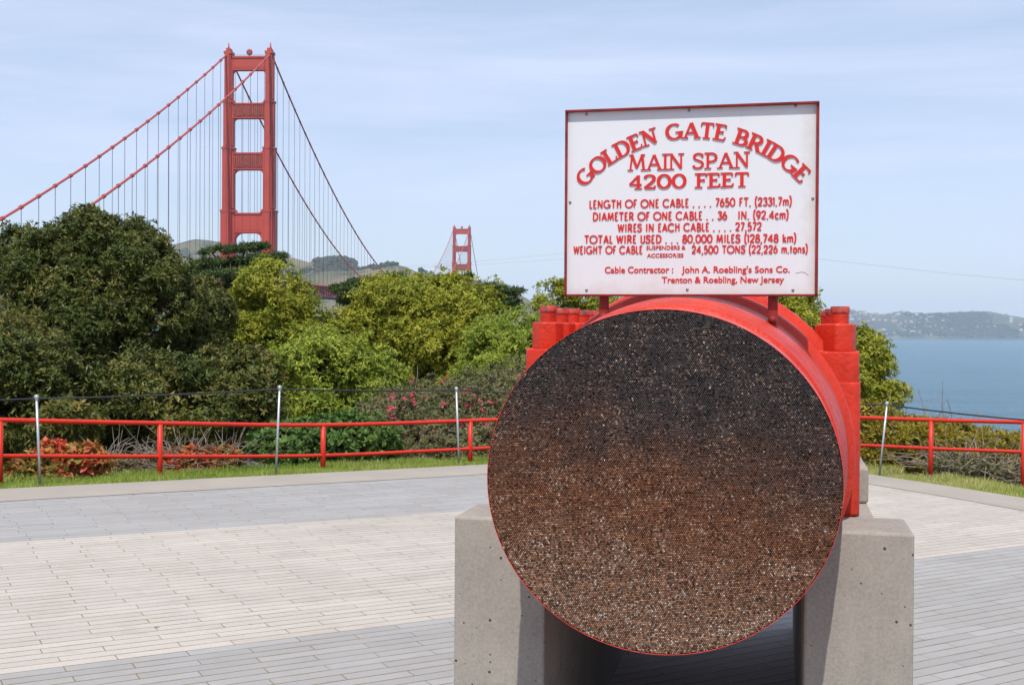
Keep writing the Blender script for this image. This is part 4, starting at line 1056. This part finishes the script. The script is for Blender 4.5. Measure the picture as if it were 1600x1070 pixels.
# stroke kinds: V stem(thick) H bar(thin) D thick diagonal d thin diagonal C curve with contrast; S = serif bar centred at (x,y)
GL = {
 'G': G_(.86, ('C', arc(.44, .5, .40, .5, 48, 345)), ('V', [(.76, .02), (.76, .44)]), ('S', (.72, .44, .15)), ('B', [(.50, .44), (.80, .44)])),
 'O': G_(.86, ('C', arc(.43, .5, .41, .5, 0, 360, 36))),
 'C': G_(.80, ('C', arc(.44, .5, .41, .5, 45, 315, 30))),
 'L': G_(.62, ('V', [(.14, 0), (.14, 1)]), ('H', [(.14, 0), (.58, 0)]), ('V2', [(.56, .0), (.60, .24)]), ('S', (.14, 1, .14)), ('S', (.10, 0, .10))),
 'D': G_(.80, ('V', [(.14, 0), (.14, 1)]), ('C', [np.array((.10, 1.))] + arc(.34, .5, .40, .5, 90, -90) + [np.array((.10, 0.))]), ('S', (.08, 1, .09)), ('S', (.08, 0, .09))),
 'E': G_(.62, ('V', [(.14, 0), (.14, 1)]), ('H', [(.14, 0), (.56, 0)]), ('H', [(.14, 1), (.54, 1)]), ('H', [(.14, .52), (.42, .52)]), ('V2', [(.55, 0), (.60, .22)]), ('V2', [(.53, 1), (.56, .80)]), ('V2', [(.42, .43), (.42, .61)]), ('S', (.08, 1, .09)), ('S', (.08, 0, .09))),
 'F': G_(.58, ('V', [(.14, 0), (.14, 1)]), ('H', [(.14, 1), (.54, 1)]), ('H', [(.14, .52), (.42, .52)]), ('V2', [(.53, 1), (.56, .80)]), ('V2', [(.42, .43), (.42, .61)]), ('S', (.08, 1, .09)), ('S', (.14, 0, .15))),
 'N': G_(.84, ('d', [(.13, 0), (.13, 1)]), ('D', [(.13, 1), (.70, .02)]), ('d', [(.70, 0), (.70, 1)]), ('S', (.08, 1, .09)), ('S', (.13, 0, .13)), ('S', (.70, 1, .13))),
 'A': G_(.84, ('d', [(.08, 0), (.40, 1)]), ('D', [(.42, 1), (.76, 0)]), ('H', [(.20, .33), (.64, .33)]), ('S', (.08, 0, .12)), ('S', (.76, 0, .13))),
 'T': G_(.72, ('V', [(.36, 0), (.36, 1)]), ('H', [(.04, 1), (.68, 1)]), ('V2', [(.05, 1), (.02, .78)]), ('V2', [(.67, 1), (.70, .78)]), ('S', (.36, 0, .14))),
 'B': G_(.70, ('V', [(.14, 0), (.14, 1)]), ('C', [np.array((.10, 1.))] + arc(.32, .76, .24, .24, 90, -90) + [np.array((.12, .52))]), ('C', [np.array((.12, .52))] + arc(.34, .26, .30, .26, 90, -90) + [np.array((.10, 0.))]), ('S', (.08, 1, .09)), ('S', (.08, 0, .09))),
 'R': G_(.76, ('V', [(.14, 0), (.14, 1)]), ('C', [np.array((.10, 1.))] + arc(.34, .74, .26, .26, 90, -90) + [np.array((.12, .48))]), ('D', [(.38, .48), (.66, .0)]), ('S', (.08, 1, .09)), ('S', (.14, 0, .14)), ('S', (.68, 0, .08))),
 'P': G_(.68, ('V', [(.14, 0), (.14, 1)]), ('C', [np.array((.10, 1.))] + arc(.34, .72, .28, .28, 90, -100) + [np.array((.16, .40))]), ('S', (.08, 1, .09)), ('S', (.14, 0, .15))),
 'I': G_(.30, ('V', [(.15, 0), (.15, 1)]), ('S', (.15, 1, .14)), ('S', (.15, 0, .14))),
 'M': G_(.98, ('d', [(.08, 0), (.17, 1)]), ('D', [(.19, 1), (.46, .12)]), ('d', [(.46, .12), (.75, 1)]), ('V', [(.77, 1), (.86, 0)]), ('S', (.08, 0, .12)), ('S', (.86, 0, .13)), ('S', (.13, 1, .08)), ('S', (.81, 1, .08))),
 'S': G_(.66, ('V2', [(.56, .98), (.58, .74)]), ('C', cat_rom([(.57, .80), (.48, .95), (.32, 1.), (.14, .92), (.09, .76), (.17, .61), (.34, .53), (.52, .42), (.58, .25), (.49, .07), (.30, 0), (.12, .05), (.05, .20)]))),
 '4': G_(.72, ('V', [(.50, 0), (.50, 1)]), ('d', [(.50, .98), (.04, .30)]), ('H', [(.04, .28), (.68, .28)]), ('S', (.50, 0, .15))),
 '2': G_(.66, ('C', cat_rom([(.07, .76), (.13, .93), (.31, 1.), (.50, .92), (.56, .74), (.48, .52), (.28, .27), (.06, .03)])), ('H', [(.05, 0), (.60, 0)]), ('V2', [(.58, 0), (.61, .18)])),
 '0': G_(.72, ('C', arc(.36, .5, .31, .5, 0, 360, 34))),
 # narrow single-weight letters
 'c1': G_(.34, ('C', cat_rom([(.02, .82), (.17, 1), (.17, 0)], 2))),
 'H': G_(.66, ('V', [(.12, 0), (.12, 1)]), ('V', [(.54, 0), (.54, 1)]), ('H', [(.12, .60), (.54, .60)])),
 'U': G_(.66, ('C', [(.10, 1)] + arc(.33, .26, .23, .26, 180, 360) + [(.56, 1)])),
 'W': G_(.92, ('D', [(.04, 1), (.24, 0)]), ('d', [(.24, 0), (.45, .95)]), ('D', [(.45, .95), (.66, 0)]), ('d', [(.66, 0), (.86, 1)])),
 '1': G_(.26, ('V', [(.14, 0), (.14, 1)]), ('d', [(.14, 1), (.02, .84)])),
 '3': G_(.60, ('C', cat_rom([(.06, .86), (.26, 1), (.48, .90), (.46, .66), (.24, .54)])), ('C', cat_rom([(.24, .54), (.48, .44), (.54, .24), (.40, .03), (.18, 0), (.04, .14)]))),
 '5': G_(.62, ('H', [(.12, 1), (.50, 1)]), ('d', [(.13, 1), (.09, .56)]), ('C', cat_rom([(.09, .54), (.30, .62), (.52, .48), (.52, .18), (.30, 0), (.06, .08)]))),
 '6': G_(.62, ('C', arc(.31, .30, .25, .30, 0, 360, 26)), ('C', cat_rom([(.07, .34), (.16, .70), (.40, 1)]))),
 '7': G_(.58, ('H', [(.04, 1), (.52, 1)]), ('D', [(.52, 1), (.20, 0)])),
 '8': G_(.62, ('C', arc(.31, .76, .20, .24, 0, 360, 22)), ('C', arc(.31, .27, .26, .27, 0, 360, 24))),
 '9': G_(.62, ('C', arc(.31, .70, .25, .30, 0, 360, 26)), ('C', cat_rom([(.55, .66), (.46, .30), (.22, 0)]))),
 '.': G_(.24, ('V', [(.10, -.02), (.10, .10)])),
 ',': G_(.24, ('V', [(.12, .08), (.07, -.14)])),
 '(': G_(.30, ('C', cat_rom([(.24, 1.12), (.08, .78), (.08, .25), (.24, -.14)]))),
 ')': G_(.30, ('C', cat_rom([(.04, 1.12), (.20, .78), (.20, .25), (.04, -.14)]))),
 'm': G_(.86, ('V', [(.10, 0), (.10, .66)]), ('C', [(.10, .44)] + arc(.27, .46, .17, .20, 180, 0) + [(.44, 0)]), ('C', [(.44, .44)] + arc(.60, .46, .16, .20, 180, 0) + [(.76, 0)])),
 'n': G_(.56, ('V', [(.10, 0), (.10, .66)]), ('C', [(.10, .42)] + arc(.28, .44, .18, .22, 180, 0) + [(.46, 0)])),
 'c': G_(.54, ('C', arc(.30, .33, .23, .33, 50, 310))),
 'o': G_(.60, ('C', arc(.30, .33, .24, .33, 0, 360))),
 's': G_(.46, ('C', cat_rom([(.38, .56), (.24, .66), (.10, .54), (.20, .37), (.36, .26), (.36, .08), (.20, 0), (.06, .08)]))),
 't': G_(.40, ('V', [(.18, 0), (.18, .92)]), ('H', [(.03, .62), (.35, .62)])),
 'k': G_(.52, ('V', [(.10, 0), (.10, 1)]), ('d', [(.12, .28), (.42, .66)]), ('D', [(.20, .36), (.46, 0)])),
 ' ': G_(.38,),
}
DECO_W = dict(L=.62, E=.72, N=.84, F=.78, B=.80, R=.82, S=.84, T=.82, H=.92, A=.78, D=.84, O=1.05, C=.95, G=.98, U=.86, M=.80, W=.86, I=.9)
class Letters:
    def __init__(s, word=None): s.b = MB(); s.k = 0; s.word = word
    def wants(s, text, i): return s.word is None or text[:i].count(' ') == s.word
    def stroke(s, pts, ws, xf, depth):
        pts = [np.array(p, float) for p in pts]
        L_, R_ = [], []
        closed = len(pts) > 4 and np.linalg.norm(pts[0] - pts[-1]) < 1e-6
        for i, p in enumerate(pts):
            a = pts[i - 1] if i > 0 else (pts[-2] if closed else p); b = pts[i + 1] if i < len(pts) - 1 else (pts[1] if closed else p)
            t = b - a; t = t / max(np.linalg.norm(t), 1e-9); nn = np.array([-t[1], t[0]])
            L_.append(p + nn * ws[i] / 2); R_.append(p - nn * ws[i] / 2)
        s.k += 1
        d = -(depth + .00012 * (s.k % 9))
        for i in range(len(pts) - 1):
            qd = [xf(L_[i]), xf(L_[i + 1]), xf(R_[i + 1]), xf(R_[i])]
            if closed or True:
                f = [s.b.bm.verts.new((x, d, z)) for x, z in qd]; g = [s.b.bm.verts.new((x, .0005, z)) for x, z in qd]
                s.b.bm.faces.new(f)
                s.b.bm.faces.new((f[0], g[0], g[1], f[1])); s.b.bm.faces.new((f[2], g[2], g[3], f[3]))
                if i == 0 and not closed: s.b.bm.faces.new((f[3], g[3], g[0], f[0]))
                if i == len(pts) - 2 and not closed: s.b.bm.faces.new((f[1], g[1], g[2], f[2]))
    def glyph(s, ch, xf, thick, thin, serif, depth, wx=1.0):
        w, st = GL[ch]
        def m(p):
            y = p[1]
            yy = y if ch in '.,()' else (thin / 2 + y * (1 - thin))
            return (p[0] * wx, yy)
        for e in st:
            kind, a = e[0], e[1]
            if kind == 'S':
                if serif:
                    x, y, hw = a; y = serif / 2 if y == 0 else 1 - serif / 2 if y == 1 else y
                    s.stroke([((x - hw) * wx - thick * .3, y), ((x + hw) * wx + thick * .3, y)], [serif, serif], xf, depth)
                continue
            if kind == 'V2':
                if serif: s.stroke([m(p) for p in a], [thin, thin * .75], xf, depth)
                continue
            if kind == 'B' and serif: continue
            pts = [m(p) for p in a]
            if kind in 'VD': ws = [thick] * len(pts)
            elif kind in 'HdB': ws = [thin] * len(pts)
            else:
                ws = []
                for i in range(len(pts)):
                    p = np.array(pts[max(i - 1, 0)]); r = np.array(pts[min(i + 1, len(pts) - 1)]); t = r - p; t = t / max(np.linalg.norm(t), 1e-9)
                    ws.append(thin + (thick - thin) * abs(t[1]) ** 1.3)
            s.stroke(pts, ws, xf, depth)
    def width(s, text, sp, deco):
        return sum(GL[c][0] * (DECO_W.get(c, .82) if deco else 1) + sp for c in text) - sp
    def line(s, text, pl, pr, hpx, thick, thin, serif, depth, sp=.06, deco=False):
        """text between two pixel points of its baseline on the sign, cap height in pixels"""
        a, b = np.array(sg(*pl)), np.array(sg(*pr)); t = (b - a); W = np.linalg.norm(t); t = t / W; nn = np.array([-t[1], t[0]])
        h = abs(sg(pl[0], pl[1] - hpx)[1] - a[1])
        k = W / (s.width(text, sp, deco) * h)
        x = 0
        for i_, c in enumerate(text):
            wx = DECO_W.get(c, .82) if deco else 1.0
            if c != ' ' and s.wants(text, i_):
                s.glyph(c, lambda p, x=x: tuple(a + t * (x + p[0]) * h * k + nn * p[1] * h), thick, thin, serif, depth, wx)
            x += GL[c][0] * wx + sp
    def on_arc(s, text, centre, radius, a0, a1, h, thick, thin, serif, depth, sp=.05):
        W = s.width(text, sp, False); k = (rad(a0 - a1) * (radius + h * .0)) / (W * h)
        x = 0
        for i_, c in enumerate(text):
            w = GL[c][0]
            if c != ' ' and s.wants(text, i_):
                am = a0 - (a0 - a1) * (x + w / 2) / W
                er = np.array([math.cos(rad(am)), math.sin(rad(am))]); et = np.array([er[1], -er[0]])
                s.glyph(c, lambda p, er=er, et=et, w=w: tuple(centre + er * (radius + p[1] * h) + et * (p[0] - w / 2) * h * min(k, 1.12)), thick, thin, serif, depth)
            x += w + sp
LET = Mat('red_letter_enamel', (0.50, 0.022, 0.020), 0.5).m; LET.node_tree.nodes['Principled BSDF'].inputs['Specular IOR Level'].default_value = 0.25
def lettering(fn, word=None):
    L_ = Letters(word); fn(L_); return L_.b.build('lettering', LET, sgn)
def arc_title(L_):
    pa, pb, pc_ = (np.array(sg(*p)) for p in ((917, 290), (1077, 216.5), (1247, 284)))
    # circle through three baseline points
    (ax_, ay_), (bx, by), (cx, cy) = pa, pb, pc_
    d = 2 * (ax_ * (by - cy) + bx * (cy - ay_) + cx * (ay_ - by))
    ux = ((ax_ ** 2 + ay_ ** 2) * (by - cy) + (bx ** 2 + by ** 2) * (cy - ay_) + (cx ** 2 + cy ** 2) * (ay_ - by)) / d
    uy = ((ax_ ** 2 + ay_ ** 2) * (cx - bx) + (bx ** 2 + by ** 2) * (ax_ - cx) + (cx ** 2 + cy ** 2) * (bx - ax_)) / d
    c = np.array([ux, uy]); r = np.linalg.norm(pa - c)
    a0 = math.degrees(math.atan2(pa[1] - uy, pa[0] - ux)) + 1; a1 = math.degrees(math.atan2(pc_[1] - uy, pc_[0] - ux)) - 1
    L_.on_arc('GOLDEN GATE BRIDGE', c, r, a0, a1, .049, .20, .095, .075, .0034)
for w_ in range(3): lettering(arc_title, w_)
for w_ in range(2): lettering(lambda L_: L_.line('MAIN SPAN', (983, 267), (1171, 262.5), 25, .145, .105, .06, .003, .07), w_)
for w_ in range(2): lettering(lambda L_: L_.line('4200 FEET', (983, 296), (1170, 292), 22.5, .18, .115, .07, .003, .08), w_)
dk = dict(thick=.175, thin=.15, serif=0, depth=.0022, sp=.085, deco=True)
lettering(lambda L_: L_.line('LENGTH OF ONE CABLE . . . . 7650 FT. (2331.7m)', (921, 326.5), (1237, 321.5), 13.6, **dk))
lettering(lambda L_: L_.line('DIAMETER OF ONE CABLE . . 36   IN. (92.4cm)', (926, 345.5), (1232, 342.5), 13.6, **dk))
lettering(lambda L_: L_.line('WIRES IN EACH CABLE . . . . 27,572', (965.5, 363), (1190, 360.5), 13.4, **dk))
lettering(lambda L_: L_.line('TOTAL WIRE USED . . . 80,000 MILES (128,748 km)', (913, 381), (1244, 379), 13.4, **dk))
def weight(L_):
    L_.line('WEIGHT OF CABLE', (896.5, 397.2), (1004, 396.8), 13, **dk)
    L_.line('24,500 TONS (22,226 m.tons)', (1081, 396.5), (1262, 395.5), 13, **dk)
lettering(weight)
def bfont(rows, depth=.002):
    """small lines set in Blender's own built-in font, fitted between two pixel points each"""
    V, Fc = [], []
    for text, pl, pr, hpx, off, kw_ in rows:
        cu = bpy.data.curves.new('line', 'FONT'); cu.body = text; cu.size = 1.0; cu.offset = off; cu.resolution_u = 4
        ob = bpy.data.objects.new('line', cu); COL.objects.link(ob); bpy.context.view_layer.update()
        me = bpy.data.meshes.new_from_object(ob.evaluated_get(bpy.context.evaluated_depsgraph_get()))
        bpy.data.objects.remove(ob); bpy.data.curves.remove(cu)
        a, b = np.array(sg(*pl)), np.array(sg(*pr)); t = b - a; W = np.linalg.norm(t); t = t / W; nn = np.array([-t[1], t[0]])
        co = np.array([v.co[:] for v in me.vertices]); xs_ = co[:, 0]; cap = .70
        h = abs(sg(pl[0], pl[1] - hpx)[1] - a[1])
        u = (xs_ - xs_.min()) / (xs_.max() - xs_.min()) * W; v = co[:, 1] / cap * h
        P = a[None] + u[:, None] * t + v[:, None] * nn
        o0 = len(V)
        bmx = bmesh.new(); bmx.from_mesh(me)
        for i, vt in enumerate(bmx.verts): vt.co = (P[i, 0], -depth, P[i, 1])
        ret = bmesh.ops.extrude_face_region(bmx, geom=list(bmx.faces))
        for g in ret['geom']:
            if isinstance(g, bmesh.types.BMVert): g.co.y = .0005
        bmx.verts.index_update()
        V += [v_.co[:] for v_ in bmx.verts]; Fc += [[v_.index + o0 for v_ in f_.verts] for f_ in bmx.faces]
        bmx.free(); bpy.data.meshes.remove(me)
    me = bpy.data.meshes.new('lettering'); me.from_pydata(V, [], Fc)
    bb = bmesh.new(); bb.from_mesh(me); bmesh.ops.recalc_face_normals(bb, faces=bb.faces); bb.to_mesh(me); bb.free()
    return link('lettering', me, LET, sgn)
bfont([('SUSPENDERS &', (1010, 390.2), (1071, 389.6), 6.0, .012, 0), ('ACCESSORIES', (1011, 402.2), (1068, 401.8), 6.0, .012, 0)])
bfont([('Cable Contractor :', (945, 426.5), (1052, 426), 9.8, .016, 0), ("John A. Roebling's Sons Co.", (1065, 426), (1234, 425.6), 9.8, .016, 0)])
bfont([('Trenton & Roebling, New Jersey', (1034, 441.8), (1225, 441.2), 9.4, .016, 0)])

# ------------------------------------------------------------------ the air
q = Mat('sea_air', (1, 1, 1), 1.0); q.t.nodes.remove(q.b)
pv = q.n('ShaderNodeVolumePrincipled'); pv.inputs['Color'].default_value = (0.74, 0.86, 1.0, 1); pv.inputs['Density'].default_value = 6.2e-5; pv.inputs['Anisotropy'].default_value = 0.1
q.l(pv.outputs[0], q.out.inputs['Volume'])
hz = MB().box(-14100, 14100, -1000, 13600, WATER_Z - 12, 330).build('haze', q.m); tag(hz, 'pale sea haze between the plaza and the far shore', 'haze', kind='stuff')
